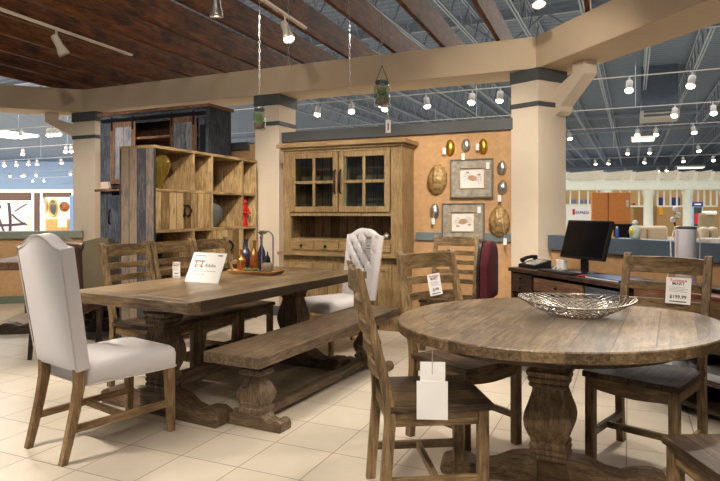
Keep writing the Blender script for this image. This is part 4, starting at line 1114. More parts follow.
for x, y, dx, dy in ((-.24, .24, 0, .02), (.24, .24, 0, .02), (-.2, -.24, -.01, -.09), (.2, -.24, .01, -.09)):
    MB().bar((x, y, 0.36), (x+dx, y+dy, 0), 0.042, 0.042, w1=.65).out('leg', W_dark('z', 'dark_leg'), t, bevel=.003)

t = thing('pedestal_dining_table', 'dark wooden table with a sleigh foot at the far left behind the white chair', 'table', (-3.30, 6.85, 0), R(100))
DKW = lambda ax: wood('far_table_wood', (104, 78, 56), (66, 48, 35), (140, 108, 80), ax, rough=.6, spec=.3)
MB().box(-0.85, 0.72, -0.60, 0.60, 0.69, 0.77).out('tabletop', DKW('x'), t, bevel=.006)
for x in (-.50, .35):
    mb = MB(); urn(mb, (x, 0), 0.14, 0.69, .10, .12); mb.out('pedestal', W_dark('z', 'dark_leg'), t, bevel=.004)
    MB().prism(foot_outline(0.56, 0.17), 'yz', x-.07, x+.07).out('foot', W_dark('y', 'dark_leg'), t, bevel=.008)
MB().box(-.45, .3, -.03, .03, .16, .22).out('stretcher', W_dark('x', 'dark_leg'), t)
t = thing('leather_chair', 'brown leather chair with a rolled top, mostly hidden behind the left white chair', 'chair', (-2.64, 5.40, 0), head(96))
LEA = plain('brown_leather', (84, 56, 44), .4, var=.15)
mb = MB(); panel(mb, 0.46, 0.42, lambda u: 1.0-0.05*u*u, 0.09, (), N=20, Mz=20, puff=.02); mb.out('backrest', LEA, t, smooth=50, M=Matrix.Translation((0, -.22, 0)) @ Matrix.Rotation(R(6), 4, 'X'))
MB().tube([(-.25, -.32, .975), (0, -.33, 1.0), (.25, -.32, .975)], .035, 12).out('top_roll', LEA, t, smooth=60)
MB().box(-.25, .25, -.22, .26, .38, .48).out('seat', LEA, t, bevel=.03, seg=4)
for x in (-.2, .2):
    for y in (-.2, .22): MB().bar((x, y, .39), (x*1.1, y*1.15, 0), .04, .04, w1=.7).out('leg', W_dark('z', 'dark_leg'), t)

# ------------------------------------------------------------------ things on the long table
def Tz(px, py, z=0.7705): p = onz(px, py, z); return (p.x, p.y, z)
t = thing('table_sign', 'white slanted sign with a little picture of a table, leaning on the long table', 'sign', Tz(201, 282.5), 0, rot=(0, 0, R(-30)))
SM = Matrix.Rotation(R(-25), 4, 'X')
MB().box(-0.16, 0.16, -0.002, 0.002, 0.0, 0.225).out('panel', PAPER, t, M=SM)
MB().bar((0, 0.095, 0.20), (0, 0.17, 0.002), 0.04, 0.004, ref=(1, 0, 0)).out('easel_strut', PAPER, t)
def onsign(x, z, w_, h_, mat, nm): return MB().box(x-w_/2, x+w_/2, -0.0032, -0.0021, z-h_/2, z+h_/2).out(nm, mat, t, M=SM)
BRN = plain('print_brown', (150, 84, 58), .6)
def ptext(par_, body, size, mat, x, z, M, bold=0.0, al='CENTER', y=-0.0026):
    o = text(par_, body, size, mat, (0, 0, 0), name='lettering', align=al, bold=bold)
    o.matrix_local = M @ Matrix.Translation((x, y, z)) @ Matrix.Rotation(PI/2, 4, 'X'); return o
mb = MB()
for (x0, x1, z0, z1) in ((-.125, -.025, .155, .163), (-.108, -.100, .118, .155), (-.048, -.040, .118, .155), (-.118, -.092, .112, .119), (-.056, -.030, .112, .119), (-.1, -.045, .126, .130)):
    mb.box(x0, x1, -0.0032, -0.0021, z0, z1)
mb.out('table_picture', BRN, t, M=SM)
ptext(t, 'Adobe', 0.038, INK, 0.040, 0.128, SM)
onsign(.105, .205, .045, .008, INK, 'heading_bar')
onsign(-.08, .200, .10, .005, INKG, 'text_line'); onsign(0, .085, .22, .003, INKG, 'text_line'); onsign(-.05, .06, .12, .003, INKG, 'text_line')

def price_card(name, loc, rot, w_, h_, price, label, cat='price card', string=0.0, full=True):
    t = thing(name, label, cat, loc, rot=rot)
    MB().box(-w_/2, w_/2, -0.001, 0.001, 0, h_).out('card', PAPER, t)
    I = Matrix.Identity(4)
    if full:
        ptext(t, 'Furniture', h_*0.155, RED, 0, h_*0.89, I, 0.0003, y=-0.0014)
        ptext(t, 'MART', h_*0.17, INK, 0, h_*0.765, I, 0.0003, y=-0.0014)
        mb = MB()
        for k in range(4): mb.box(-w_*.36, w_*(.38 if k % 2 else .25), -0.0018, -0.0011, h_*(.62-.055*k), h_*(.635-.055*k))
        mb.out('fine_print', INKG, t)
        if price: ptext(t, price, h_*0.185, INK, 0, h_*0.26, I, 0.0005, y=-0.0014)
        else: MB().box(-w_*.25, w_*.25, -0.0018, -0.0011, h_*.22, h_*.31).out('price_block', INKG, t)
        MB().box(-w_*.34, w_*.34, -0.0018, -0.0011, h_*.07, h_*.105).out('bottom_bar', INK, t)
    if string: MB().tube([(0, 0, h_), (0.002, 0, h_+string/2), (0, 0, h_+string)], 0.0012, 5).out('string', PAPER, t)
    return t
t = price_card('price_card', Tz(176.5, 277.5), (0, 0, R(-22)), 0.072, 0.118, None, 'small white price card standing on the long table in front of the middle far chair')
loc, rz = LCH['C']; p = local(loc, rz, (-0.075, back_y(0.80)+0.012, 0.785))
price_card('price_card', p, (R(-9), 0, rz+PI), 0.122, 0.138, '$199.99', 'large white price card reading 199.99 on the slats of the right-hand chair')
loc, rz = LCH['B']; p = local(loc, rz, (-0.03, back_y(0.80)+0.008, 0.775))
price_card('price_card', p, (R(-9), R(-5), rz+PI), 0.098, 0.128, '$199', 'tilted white price card on the slats of the chair behind the round table')
p = local(fc_loc, head(fc_h), (-0.15, -0.235, 0.915))
price_card('price_card', p, (R(-7), 0, head(fc_h)+PI), 0.10, 0.135, None, 'white price card hanging on the tufted back of the far chair')
# blank white tags hanging from the round table rim
p = onz(425.5, 363, 0.70)
tt = thing('hanging_tag', 'pair of blank white cards hanging on a string from the round table rim', 'tag', (p.x-.003, p.y-0.235, 0), rot=(0, 0, R(-4)))
Yt = p.y-0.235
zt_ = lambda py: HC-(py-HZ)/F*Yt
k = Yt/F; x0 = (427-360)*k-(p.x-.003)
MB().box((415-427)*k, (440-427)*k, 0.0015, 0.003, zt_(402), zt_(362)).out('upper_card', PAPER, tt)
MB().box((411.5-427)*k, (442.5-427)*k, -0.002, 0.0, zt_(419.5), zt_(381)).out('lower_card', PAPER, tt)
MB().tube([(0, .001, zt_(363)), (0.001, 0.001, zt_(350)), (0, .001, 0.722)], 0.0012, 5).out('string', INKG, tt)

# tray with bottles, plants
tc_ = Vector(Tz(256, 273.5)); TRZ = R(-22)
t = thing('wooden_tray', 'shallow oblong wooden tray holding copper bottles on the long table', 'tray', tc_, TRZ)
def rr(a, b_, z, n=10, rad=.05):
    q = []
    for cx, cy, a0 in ((a-rad, b_-rad, 0), (-a+rad, b_-rad, 90), (-a+rad, -b_+rad, 180), (a-rad, -b_+rad, 270)):
        for k in range(n): an = R(a0+90*k/(n-1)); q.append((cx+rad*math.cos(an), cy+rad*math.sin(an), z))
    return q
mb = MB(); mb.rings([rr(.20, .105, 0.0), rr(.225, .125, 0.028), rr(.22, .12, 0.03), rr(.195, .10, 0.010)])
mb.out('tray_body', wood('tray_wood', (176, 130, 78), (130, 88, 50), (208, 164, 108), 'x', rough=.4), t, smooth=40)
def Ty(x, y, z=0.0105): return local(tc_, TRZ, (x, y, z))
COP = plain('copper_glass', (196, 124, 66), .22, metal=.8, var=.2, scale=20)
NAVY = plain('navy_glass', (36, 52, 84), .12, var=.2, spec=.9)
def bottle(loc, h, r, mat, label, group='bottles on the tray'):
    t = thing('glass_bottle', label, 'bottle', loc, 0, group)
    MB().lathe([(r*.9, 0), (r, .006), (r, h*.50), (r*.85, h*.58), (r*.36, h*.72), (r*.30, h*.80), (r*.30, h*.93)], 24).out('bottle_body', mat, t, smooth=45)
    MB().lathe([(r*.36, h*.93), (r*.40, h*.95), (r*.38, h), (r*.2, h)], 20).out('lip', mat, t, smooth=45)
    return t
bottle(Ty(-0.115, -0.035), .185, .036, COP, 'short copper-coloured bottle at the left front of the tray')
bottle(Ty(-0.045, 0.045), .255, .040, COP, 'tall copper-coloured bottle in the middle of the tray')
bottle(Ty(-0.135, 0.065), .265, .046, NAVY, 'dark blue bottle standing behind the short copper bottle')
bottle(Ty(-0.0, 0.085), .29, .034, NAVY, 'dark blue bottle right behind the tall copper bottle, with greenery above it')
def succulent(loc, s_, mat, label, nl=14):
    t = thing('succulent', label, 'plant', loc, 0)
    MB().ball((0, 0, s_*.35), s_*.35, s_*.35, s_*.35, 10, 6).out('core', mat, t, smooth=60)
    mb = MB()
    for k in range(nl):
        a = k*2.399; el = R(15+60*k/nl); L = s_*(1.0-.3*k/nl); d = Vector((math.cos(a)*math.cos(el), math.sin(a)*math.cos(el), math.sin(el)))
        b0 = Vector((0, 0, s_*.25)); mb.tube([b0, b0+d*L*.5, b0+d*L*.85, b0+d*L], [s_*.10, s_*.17, s_*.10, s_*.01], 6)
    mb.out('leaves', mat, t, smooth=60); return t
SG = plain('succulent_green', (112, 124, 84), .5, var=.25, scale=40); SG2 = plain('succulent_dark', (84, 96, 58), .5, var=.3, scale=40)
succulent(Ty(-0.045, -0.06), .045, SG, 'pale green succulent between the copper bottles at the tray front')
succulent(Ty(0.03, -0.05), .042, SG2, 'darker green succulent right of centre in the tray')
o = succulent(Ty(0.0, 0.085, 0.304), .05, SG, 'spiky green air plant perched on the dark blue bottle behind the tall copper one')
t = thing('wooden_ring', 'small round wooden ring standing at the left end of the tray', 'ring', Ty(-0.175, -0.025, 0.0125), TRZ)
MB().tube([(0.042*math.cos(2*PI*i/28), 0, 0.049+0.042*math.sin(2*PI*i/28)) for i in range(28)], .008, 8, closed=True).out('hoop', W_shelf('x'), t, smooth=60)
t = thing('candle_lantern', 'small dark lantern with a tall chrome arch handle at the right of the tray', 'lantern', Ty(0.095, 0.02), TRZ)
MB().box(-.055, .055, -.035, .035, 0, .012).out('base', CHROME, t, bevel=.003)
MB().tube([(-.052, 0, .01), (-.052, 0, .28)]+[(-.052*math.cos(a), 0, .28+.052*math.sin(a)) for a in [PI*i/10 for i in range(11)]]+[(.052, 0, .28), (.052, 0, .01)], .006, 8).out('arch_handle', CHROME, t, smooth=60)
MB().lathe([(.034, .012), (.040, .02), (.044, .05), (.036, .075), (.030, .08), (.026, .06)], 18).out('cup', plain('lantern_cup', (150, 132, 104), .5), t, smooth=50)
MB().lathe([(.018, .08), (.026, .09), (.020, .12), (.008, .14), (.004, .17)], 14).out('ornament', IRON, t, smooth=50)

# ------------------------------------------------------------------ woven wire bowl on the round table
bc = onz(576, 316, 0.7625)
t = thing('wire_bowl', 'wide woven silver wire bowl on the round table', 'bowl', (bc.x, bc.y, 0.7625), 0)
WIRE = plain('wire_silver', (188, 180, 168), .25, metal=.9, var=.2, scale=30)
def bowlpt(u, a):     # u 0 centre .. 1 rim
    rx, ry = 0.268*u, 0.262*u
    lip = 1+0.02*math.cos(2*a)
    z = 0.004 if u < .42 else 0.004+0.074*((u-.42)/.58)**1.2*(1+0.12*math.cos(2*a+.4))
    return (rx*math.cos(a)*lip, ry*math.sin(a)*lip, z)
def wires(dirn, n, off=0.0):
    mb = MB()
    for k in range(n):
        pts = [bowlpt(0.08+0.92*i/14, 2*PI*k/n+dirn*1.25*(i/14)+off) for i in range(15)]
        mb.tube([(p[0]+random.uniform(-.004,.004), p[1]+random.uniform(-.004,.004), p[2]+dirn*0.0016+0.004) for p in pts], 0.0030, 5)
    return mb
wires(1, 36).out('woven_wire', WIRE, t, smooth=60); wires(-1, 36).out('woven_wire', WIRE, t, smooth=60)
MB().tube([bowlpt(1, 2*PI*i/64)[:2]+(bowlpt(1, 2*PI*i/64)[2]+.003,) for i in range(64)], .0045, 6, closed=True).out('rim', WIRE, t, smooth=60)
mb = MB()
for u in (.30, .55, .78): mb.tube([bowlpt(u, 2*PI*i/48)[:2]+(bowlpt(u, 2*PI*i/48)[2]+.003,) for i in range(48)], .0022, 5, closed=True)
mb.out('hoops', WIRE, t, smooth=60)

# ------------------------------------------------------------------ hanging jars and chains
def chain_mesh(L, r=0.010, wire=0.0017):
    mb = MB(); pitch = 0.034; n = int(L/pitch)
    for k in range(n):
        z = k*pitch+0.017; q = []
        for i in range(10):
            a = 2*PI*i/10; x = 0.0065*math.cos(a); zz = 0.019*math.sin(a)
            q.append((x, 0, z+zz) if k % 2 == 0 else (0, x, z+zz))
        mb.tube(q, wire, 4, closed=True)
    return mb
CHM = plain('chain_steel', (176, 176, 178), .35, metal=.7)
MOSS = plain('moss', (128, 140, 84), .9, var=.5, scale=60); SOIL = plain('bark_chips', (130, 98, 60), .9, var=.5, scale=50)
def jar(px, Y, ytop_px, ybot_px, label, tagged=False):
    X = (px-360)/F*Y; zb = HC-(ybot_px-HZ)/F*Y; zt = HC-(ytop_px-HZ)/F*Y; h = zt-zb; r = 0.049
    t = thing('hanging_terrarium', label, 'terrarium', (X, Y, zb), 0)
    gl = MB().lathe([(r*.8, 0), (r, .006), (r*1.02, h*.3), (r*1.0, h*.72), (r*.80, h*.84), (r*.78, h*.86)], 28, close=False).out('glass_jar', glass('jar_glass', alpha=.14), t, smooth=50)
    MB().lathe([(r*.86, h*.84), (r*.86, h*.95), (r*.80, h*.97), (r*.70, h*.97)], 28, close=False).out('screw_band', plain('grey_lid', (96, 100, 98), .4, metal=.6), t, smooth=40, solid=.002)
    mb = MB(); mb.ball((0, 0, h*.17), r*.88, r*.88, h*.14, 18, 8); mb.out('soil', SOIL, t, smooth=60)
    mb = MB(); rnd = random.Random(int(px))
    for k in range(60):
        a = rnd.random()*6.28; q = rnd.random()**.5*r*.6; L = h*(.25+.35*rnd.random()); lx, ly = rnd.uniform(-.4, .4)*r, rnd.uniform(-.4, .4)*r
        x, y = q*math.cos(a), q*math.sin(a)
        mb.tube([(x, y, h*.22), (x+lx*.4, y+ly*.4, h*.22+L*.6), (x+lx, y+ly, h*.22+L)], [.0032, .0026, .0006], 4)
    mb.out('moss_plant', MOSS, t)
    mb = MB()
    for s_ in (-1, 1): mb.tube([(s_*r*.86, 0, h*.90), (s_*r*.5, 0, h*1.15), (0, 0, h*1.55)], .0022, 5)
    mb.out('wire_bail', IRON, t)
    L = 3.30-(zb+h*1.55)
    chain_mesh(L).out('chain', CHM, t, M=Matrix.Translation((0, 0, h*1.55)))
    if tagged:
        MB().tube([(r*.7, -r*.4, h*.1), (r*.75, -r*.45, -h*.55)], .0016, 5).out('tag_string', PAPER, t)
        MB().box(r*.75-.016, r*.75+.016, -r*.45-.001, -r*.45+.001, -h*.55-.08, -h*.55).out('price_tag', PAPER, t)
        MB().box(r*.75-.004, r*.75+.004, -r*.45-.0016, -r*.45-.001, -h*.55-.065, -h*.55-.02).out('tag_print', RED, t)
    return t
jar(259.5, 4.9, 107, 130, 'glass jar terrarium hanging on a chain in front of the middle column')
jar(382, 3.7, 80, 106, 'glass jar terrarium hanging on a chain right of centre with a price tag below', True)
for px, Y, yb, lb in ((349.5, 4.5, 103, 'bare steel chain hanging between the two terrariums'), (288.5, 4.3, 67, 'shorter bare steel chain hanging in front of the ceiling spotlight')):
    zb = HC-(yb-HZ)/F*Y
    t = thing('hanging_chain', lb, 'chain', ((px-360)/F*Y, Y, zb), 0)
    chain_mesh(3.30-zb).out('links', CHM, t)
    MB().tube([(0, 0, 0.0), (0.008, 0, -0.012), (0, 0, -0.024), (-0.008, 0, -0.016)], .0025, 6).out('hook', CHM, t)

# ------------------------------------------------------------------ pergola track rails and spotlights
LENS = emis('lamp_lens', (255, 236, 205), 14.0); LENS_OFF = plain('lens_dark', (110, 108, 104), .15)
def track(p0, p1, label, w_=.035, group=None, mat=None):
    p0, p1 = Vector(p0), Vector(p1); a = math.atan2(p1.y-p0.y, p1.x-p0.x); L = (p1-p0).length
    t = thing('track_rail', label, 'track rail', p0, a, group)
    mb = MB(); mb.box(0, L, -w_/2, w_/2, 0, .02); mb.out('rail', mat or TRACKM, t)
    MB().box(-.03, 0, -w_/2-.004, w_/2+.004, -.003, .023).out('end_cap', TRACKM, t)
    return t
track((-3.65, 3.7, 3.012), (-2.55, 6.7, 3.012), 'cream track rail under the wooden joists, carrying the spotlight at upper left')
track((-1.5, 3.05, 3.012), (-0.52, 5.72, 3.012), 'cream track rail under the wooden joists near the hanging chains')
def spot_head(name='track_spotlight', s=1.0, on=True, tilt=25, az=0, label='x', group=None, loc=(0, 0, 0), body=TRACKM):
    t = thing(name, label, 'spotlight', loc, az, group)
    MB().tube([(0, 0, 0), (0, 0, -.10*s)], .010*s, 8).out('stem', body, t)
    M = Matrix.Translation((0, 0, -.10*s)) @ Matrix.Rotation(R(tilt), 4, 'X')
    MB().lathe([(.026*s, .05*s), (.034*s, .04*s), (.036*s, -.06*s), (.050*s, -.12*s), (.052*s, -.15*s)], 20, close=False).out('lamp_body', body, t, smooth=45, solid=.002*s, M=M)
    MB().lathe([(.046*s, -.135*s), (.001, -.130*s)], 20).out('lens', LENS if on else LENS_OFF, t, M=M)
    return t
spot_head(loc=(-2.90, 5.73, 3.012), tilt=28, az=R(-60), on=False, label='cream spotlight on the left joist track, aimed down to the right')
spot_head(loc=(-0.665, 5.32, 3.012), tilt=-28, az=R(40), on=True, label='cream spotlight on the track beside the hanging chains')
spot_head(loc=(-1.22, 5.08, 3.20), tilt=8, on=True, label='silver spotlight tucked between the joists at the top of the photo', body=SILVER, s=1.1)
spot_head(loc=(1.46, 4.95, 3.22), tilt=-20, on=True, label='spotlight tucked under the joists at the top, left of the right beam', body=SILVER, s=1.1)

# far tracks and their spotlights across the store
ZT4 = 4.2
FARM = plain('far_track_paint', (140, 140, 138), .5)
ROWS = (14.25, 18.5, 22.7, 29.6, 35.4, 43.0)
for i, q in enumerate(ROWS):
    a = N2*q+E2*(-q*1.7); b_ = N2*q+E2*(16 if i < 4 else 22)
    track((a.x, a.y, ZT4), (b_.x, b_.y, ZT4), 'long pale track rail high under the dark store ceiling, running left to right', .04, 'long far track rails', FARM)
    L_ = (b_-a).length; rail = COL.objects[-1]
    rail = [o for o in COL.objects if o.name.startswith('track_rail')][-1]
    k = 1.0; rod = None
    while k < L_:
        if rod is None: rod = MB().tube([(0, 0, .02), (0, 0, 2.2)], .006, 4).out('hanger_rod', STEEL_W, rail)
        else:
            r2 = rod.copy(); COL.objects.link(r2); r2.parent = rail; r2.location = (k-1.0, 0, 0)
        k += 4.5
    rod.location = (0, 0, 0)
def far_head():
    t = thing('track_spotlight', 'x', 'spotlight')
    MB().tube([(0, 0, 0), (0, 0, -.10)], .018, 8).out('stem', FARM, t)
    M = Matrix.Translation((0, 0, -.10)) @ Matrix.Rotation(R(10), 4, 'X')
    MB().lathe([(.05, .02), (.07, 0), (.075, -.20)], 16, close=False).out('lamp_body', FARM, t, smooth=45, solid=.004, M=M)
    MB().ball((0, 0, -.205), .085, .085, .06, 16, 8).out('lens', emis('far_lens', (255, 240, 215), 14), t, smooth=60, M=M)
    return t
far = far_head()
proto_used = False
def far_lamp(px, py, q=None, label='', tilt=None):
    global proto_used
    best = min(ROWS, key=lambda r: abs(HZ-F*(ZT4-.30-HC)/onq(px, r).y-py))
    p = onq(px, best); Y = p.y; z = ZT4
    rz = random.uniform(-PI, PI)
    if not proto_used:
        far.location = (p.x, Y, z); far.rotation_euler = (0, 0, rz); far['label'] = label; far['group'] = 'far store spotlights'; proto_used = True
    else: dup(far, (p.x, Y, z), rz, label, 'far store spotlights')
def onz_up(px, py):
    Y = (ZT4-HC)*F/(HZ-py); return Vector(((px-360)/F*Y, Y, ZT4))
LR = 'glowing pale spotlight on the far store tracks, seen right of the corner column'
LM = 'glowing pale spotlight on a far track, seen over the ochre partition wall'
LL = 'glowing pale spotlight on the far tracks, seen left of the leftmost column'
def qrow(px, py):     # nearest row
    p = onz_up(px, py); return p.dot(N2)
for px, py in ((629.5, 89), (692.5, 85), (675, 114), (713, 112), (637.5, 134), (656, 132.5), (693, 131), (569, 139), (628, 154), (650, 152), (698, 150), (595, 161), (609, 161), (645, 160), (683, 159), (713, 159), (595, 170), (625, 169), (658, 168), (667, 168), (676, 169)):
    far_lamp(px, py, label=LR)
for px, py in ((318.5, 116), (351.5, 112), (426, 103), (472.5, 101), (500.5, 97), (386, 110)):
    far_lamp(px, py, label=LM)
for px, py in ((48, 125), (51, 131), (55, 135), (58, 139), (66, 146), (71, 150), (23, 157), (37, 159), (61, 163), (4, 166), (16, 167), (29, 167), (10, 172), (36, 174), (24, 174), (22, 178), (33, 179), (44, 180), (71, 177), (21, 128)):
    far_lamp(px, py, label=LL)
# linear ceiling fixtures and an air unit
def panel_light(px, py, w_, l_, z, label, az=WALL_ROT):
    Y = (z-HC)*F/(HZ-py); t = thing('ceiling_light_panel', label, 'ceiling light', ((px-360)/F*Y, Y, z), az)
    MB().box(-w_/2, w_/2, -l_/2, l_/2, 0, .10).out('housing', WHITE, t, bevel=.01)
    MB().box(-w_/2+.04, w_/2-.04, -l_/2+.04, l_/2-.04, -.012, 0).out('diffuser', emis('diffuser', (255, 250, 240), 1.3), t)
panel_light(10, 136, 1.6, 1.6, 4.6, 'white rectangular light panel high at the far left')
panel_light(643, 140, 1.0, 1.4, 4.6, 'white rectangular light panel below the brightest far spotlights')
panel_light(690, 168, 2.0, 1.8, 4.8, 'white rectangular light panel at the far right above the white colonnade')
p = Vector(PX(659, 110, 21.5)); t = thing('air_handler', 'pale square ceiling air unit with dark louvres hanging between the far tracks', 'air unit', (p.x, p.y, 4.56), WALL_ROT)
MB().box(-.62, .62, -.6, .6, 0, .30).out('casing', plain('unit_cream', (150, 150, 146), .5), t, bevel=.02)
for z_ in (.06, .2): MB().box(-.5, .5, -.612, -.6, z_, z_+.08).out('louvre', BLACK, t)
MB().box(-.58, .58, -.56, .56, .30, 1.84).out('duct', plain('duct_paint', (84, 98, 118), .7), t)

# ------------------------------------------------------------------ right background
CW_ = plain('colonnade_white', (218, 226, 216), .6, var=.02)
YB = 26.0
def bgx(px, Y=YB): return (px-360)/F*Y
def bgz(py, Y=YB): return HC-(py-HZ)/F*Y
t = thing('white_colonnade', 'white wooden colonnade with a barred transom across the far side of the store', 'colonnade', (bgx(640), YB, 0), R(-4))
cx0 = bgx(640)
MB().box(bgx(540)-cx0, bgx(760)-cx0, -.25, .25, bgz(190), bgz(180)).out('entablature', CW_, t, bevel=.02)
for px in (561, 607, 648, 686, 722): 
    w_ = .20
    mb = MB().lathe([(w_*1.2, 0), (w_*1.2, .15), (w_, .2), (w_*.92, bgz(197)-.05), (w_*1.05, bgz(196)), (w_*1.3, bgz(192)), (w_*1.3, bgz(190)-.002)], 20, (bgx(px)-cx0, 0, 0)); mb.out('column', CW_, t, smooth=40)
for a, b_ in ((563, 598), (612, 648), (657, 682), (690, 714)):
    mb = MB(); x0, x1 = bgx(a)-cx0, bgx(b_)-cx0
    mb.box(x0, x1, -.04, .04, bgz(207), bgz(205.5))
    for k in range(5): x = x0+(x1-x0)*k/4; mb.box(x-.03, x+.03, -.03, .03, bgz(205.5), bgz(190))
    mb.out('transom_grid', CW_, t)
SLAT = plain('canopy_board', (196, 192, 178), .6)
bpx = [528, 566, 602, 630, 655, 674, 690, 706, 724, 744]
for i in range(len(bpx)-1):
    x0, x1 = bgx(bpx[i])-cx0, bgx(bpx[i+1])-cx0
    mb = MB(); mb.prism([(x0+.1, bgz(179.8)), (x1-.12, bgz(179.8)), (x1+.02, bgz(170.5)), (x0+.1, bgz(173))], 'xz', -.30-.0*i, -.26)
    mb.prism([(x0+.1, bgz(179.8)), (x0+.16, bgz(179.8)), (x0+.16, bgz(172)), (x0+.1, bgz(172))], 'xz', -.26, 1.2)
    mb.out('canopy_board', SLAT, t)
# orange partition cabinet
t = thing('orange_screen', 'orange two-panel woven screen standing beyond the half wall', 'screen', (bgx(592, 9.5), 9.5, 0), 0)
OR = plain('orange_weave', (238, 158, 92), .8, var=.1, scale=40, bump=.2, bscale=200)
zb0 = bgz(224, 9.5); w1 = bgx(608, 9.5)-bgx(592, 9.5); w2 = bgx(631, 9.5)-bgx(609, 9.5); zt_ = bgz(192.5, 9.5)
MB().box(0, w1, 0, .05, zb0, zt_).out('panel', OR, t, bevel=.005)
MB().box(w1+.012, w1+.012+w2, 0, .05, zb0, zt_).out('panel', OR, t, bevel=.005)
MB().box(w1, w1+.012, .01, .04, .0, zt_).out('hinge_post', IRON, t)
MB().box(w1+w2-.06, w1+w2-.02, -.004, -.0005, bgz(207, 9.5), bgz(200, 9.5)).out('notice', PAPER, t)
MB().box(-.02, w1+w2+.03, -.02, .08, .05, zb0-.002).out('base_panel', IRON, t)
for x in (.02, w1+w2-.03): MB().box(x, x+.04, -.1, .15, 0, .05).out('foot', IRON, t)
# sofas
SOF = plain('beige_sofa', (176, 162, 138), .9, var=.06)
def sofa(x0, x1, Y, h, label, n=2):
    t = thing('sofa', label, 'sofa', ((x0+x1)/2, Y, 0), 0); L = x1-x0
    MB().box(-L/2, L/2, -.45, .45, .08, .42).out('base', SOF, t, bevel=.04, seg=3)
    MB().box(-L/2+.18, L/2-.18, .30, .50, .42, h-.06).out('backrest', SOF, t, bevel=.05, seg=3)
    for s_ in (-1, 1): MB().box(s_*(L/2-.1)-.1, s_*(L/2-.1)+.1, -.45, .45, .42, .66).out('arm', SOF, t, bevel=.05, seg=3)
    cw = (L-.4)/n
    for k in range(n):
        MB().box(-L/2+.2+k*cw+.01, -L/2+.2+(k+1)*cw-.01, .06, .28, .46, h).out('back_cushion', SOF, t, bevel=.07, seg=4)
        MB().box(-L/2+.2+k*cw+.01, -L/2+.2+(k+1)*cw-.01, -.42, .05, .42, .52).out('seat_cushion', SOF, t, bevel=.04, seg=3)
    for x in (-L/2+.1, L/2-.1): MB().box(x-.04, x+.04, -.3, .3, 0, .08).out('leg', IRON, t)
sofa(bgx(598, 13), bgx(680, 13), 13, bgz(226, 13), 'beige sofa seen over the half wall, left of the canister', 3)
sofa(bgx(694, 12), bgx(732, 12), 12, bgz(227, 12), 'grey-beige sofa seen over the half wall, right of the canister')
t = thing('armchair', 'olive armchair with a white throw at the far right beyond the half wall', 'armchair', (bgx(713, 15), 15, 0), 0)
MB().box(-.2, .2, -.3, .35, .1, .5).out('seat', OLV, t, bevel=.05, seg=3)
MB().box(-.2, .2, .2, .38, .5, bgz(213, 15)).out('backrest', OLV, t, bevel=.08, seg=4)
MB().box(-.05, .21, .16, .42, bgz(214, 15)-.02, bgz(211, 15)).out('throw', WHITE, t, bevel=.03, seg=3)
MB().box(-.16, .16, -.25, .3, 0, .1).out('plinth', IRON, t)
# globe lamp
t = thing('globe_lamp', 'floor lamp with three pale globes beyond the half wall, left of the big white column', 'lamp', (bgx(675, 9), 9, 0), 0)
MB().lathe([(.14, 0), (.14, .02), (.02, .03)], 20).out('base', IRON, t)
MB().tube([(0, 0, .03), (0, 0, bgz(222, 9))], .01, 8).out('pole', IRON, t)
for px, py in ((673, 219.5), (678, 215), (675.5, 209)):
    x, z = bgx(px, 9)-bgx(675, 9), bgz(py, 9)
    g = MB().ball((x, 0, z), .042).out('globe', plain('globe_glass', (222, 222, 226), .2), t, smooth=60)
    MB().tube([(0, 0, z-.09), (x, 0, z-.03)], .005, 6).out('branch', IRON, t)
# poster stand
Yp = 16.0
t = thing('poster_stand', 'poster stand with blue header and red figure, right of the big white column', 'poster', (bgx(697.5, Yp), Yp, 0), 0)
hw_ = (bgx(703, Yp)-bgx(692, Yp))/2
MB().box(-hw_, hw_, 0, .05, .04, bgz(202, Yp)).out('frame', plain('poster_paleblue', (150, 176, 196), .5), t)
MB().box(-hw_, hw_, -.006, -.0005, bgz(206.5, Yp), bgz(202, Yp)).out('header', plain('header_blue', (40, 48, 140), .5), t)
MB().box(-hw_*.6, hw_*.6, -.009, -.0065, bgz(205, Yp), bgz(203.6, Yp)).out('header_mark', WHITE, t)
MB().box(-hw_+.05, hw_-.04, -.006, -.0005, bgz(226, Yp), bgz(207.2, Yp)).out('photo', plain('poster_dark', (44, 62, 58), .5, var=.4, scale=6), t)
mb = MB(); zf = bgz(224, Yp); s_ = bgz(211, Yp)-zf
mb.prism([(-.09, zf), (.07, zf), (.075, zf+s_*.5), (.10, zf+s_*.62), (.07, zf+s_*.78), (.02, zf+s_*.84), (-.03, zf+s_*.84), (-.08, zf+s_*.76), (-.11, zf+s_*.55), (-.08, zf+s_*.5)], 'xz', -.012, -.0065)
mb.lathe([(.035, 0), (.035, .004)], 14, (0, 0, 0)); 
mb.out('printed_figure', plain('poster_red', (196, 30, 54), .5), t)
MB().box(-.2, .2, -.15, .2, 0, .04).out('foot', IRON, t)
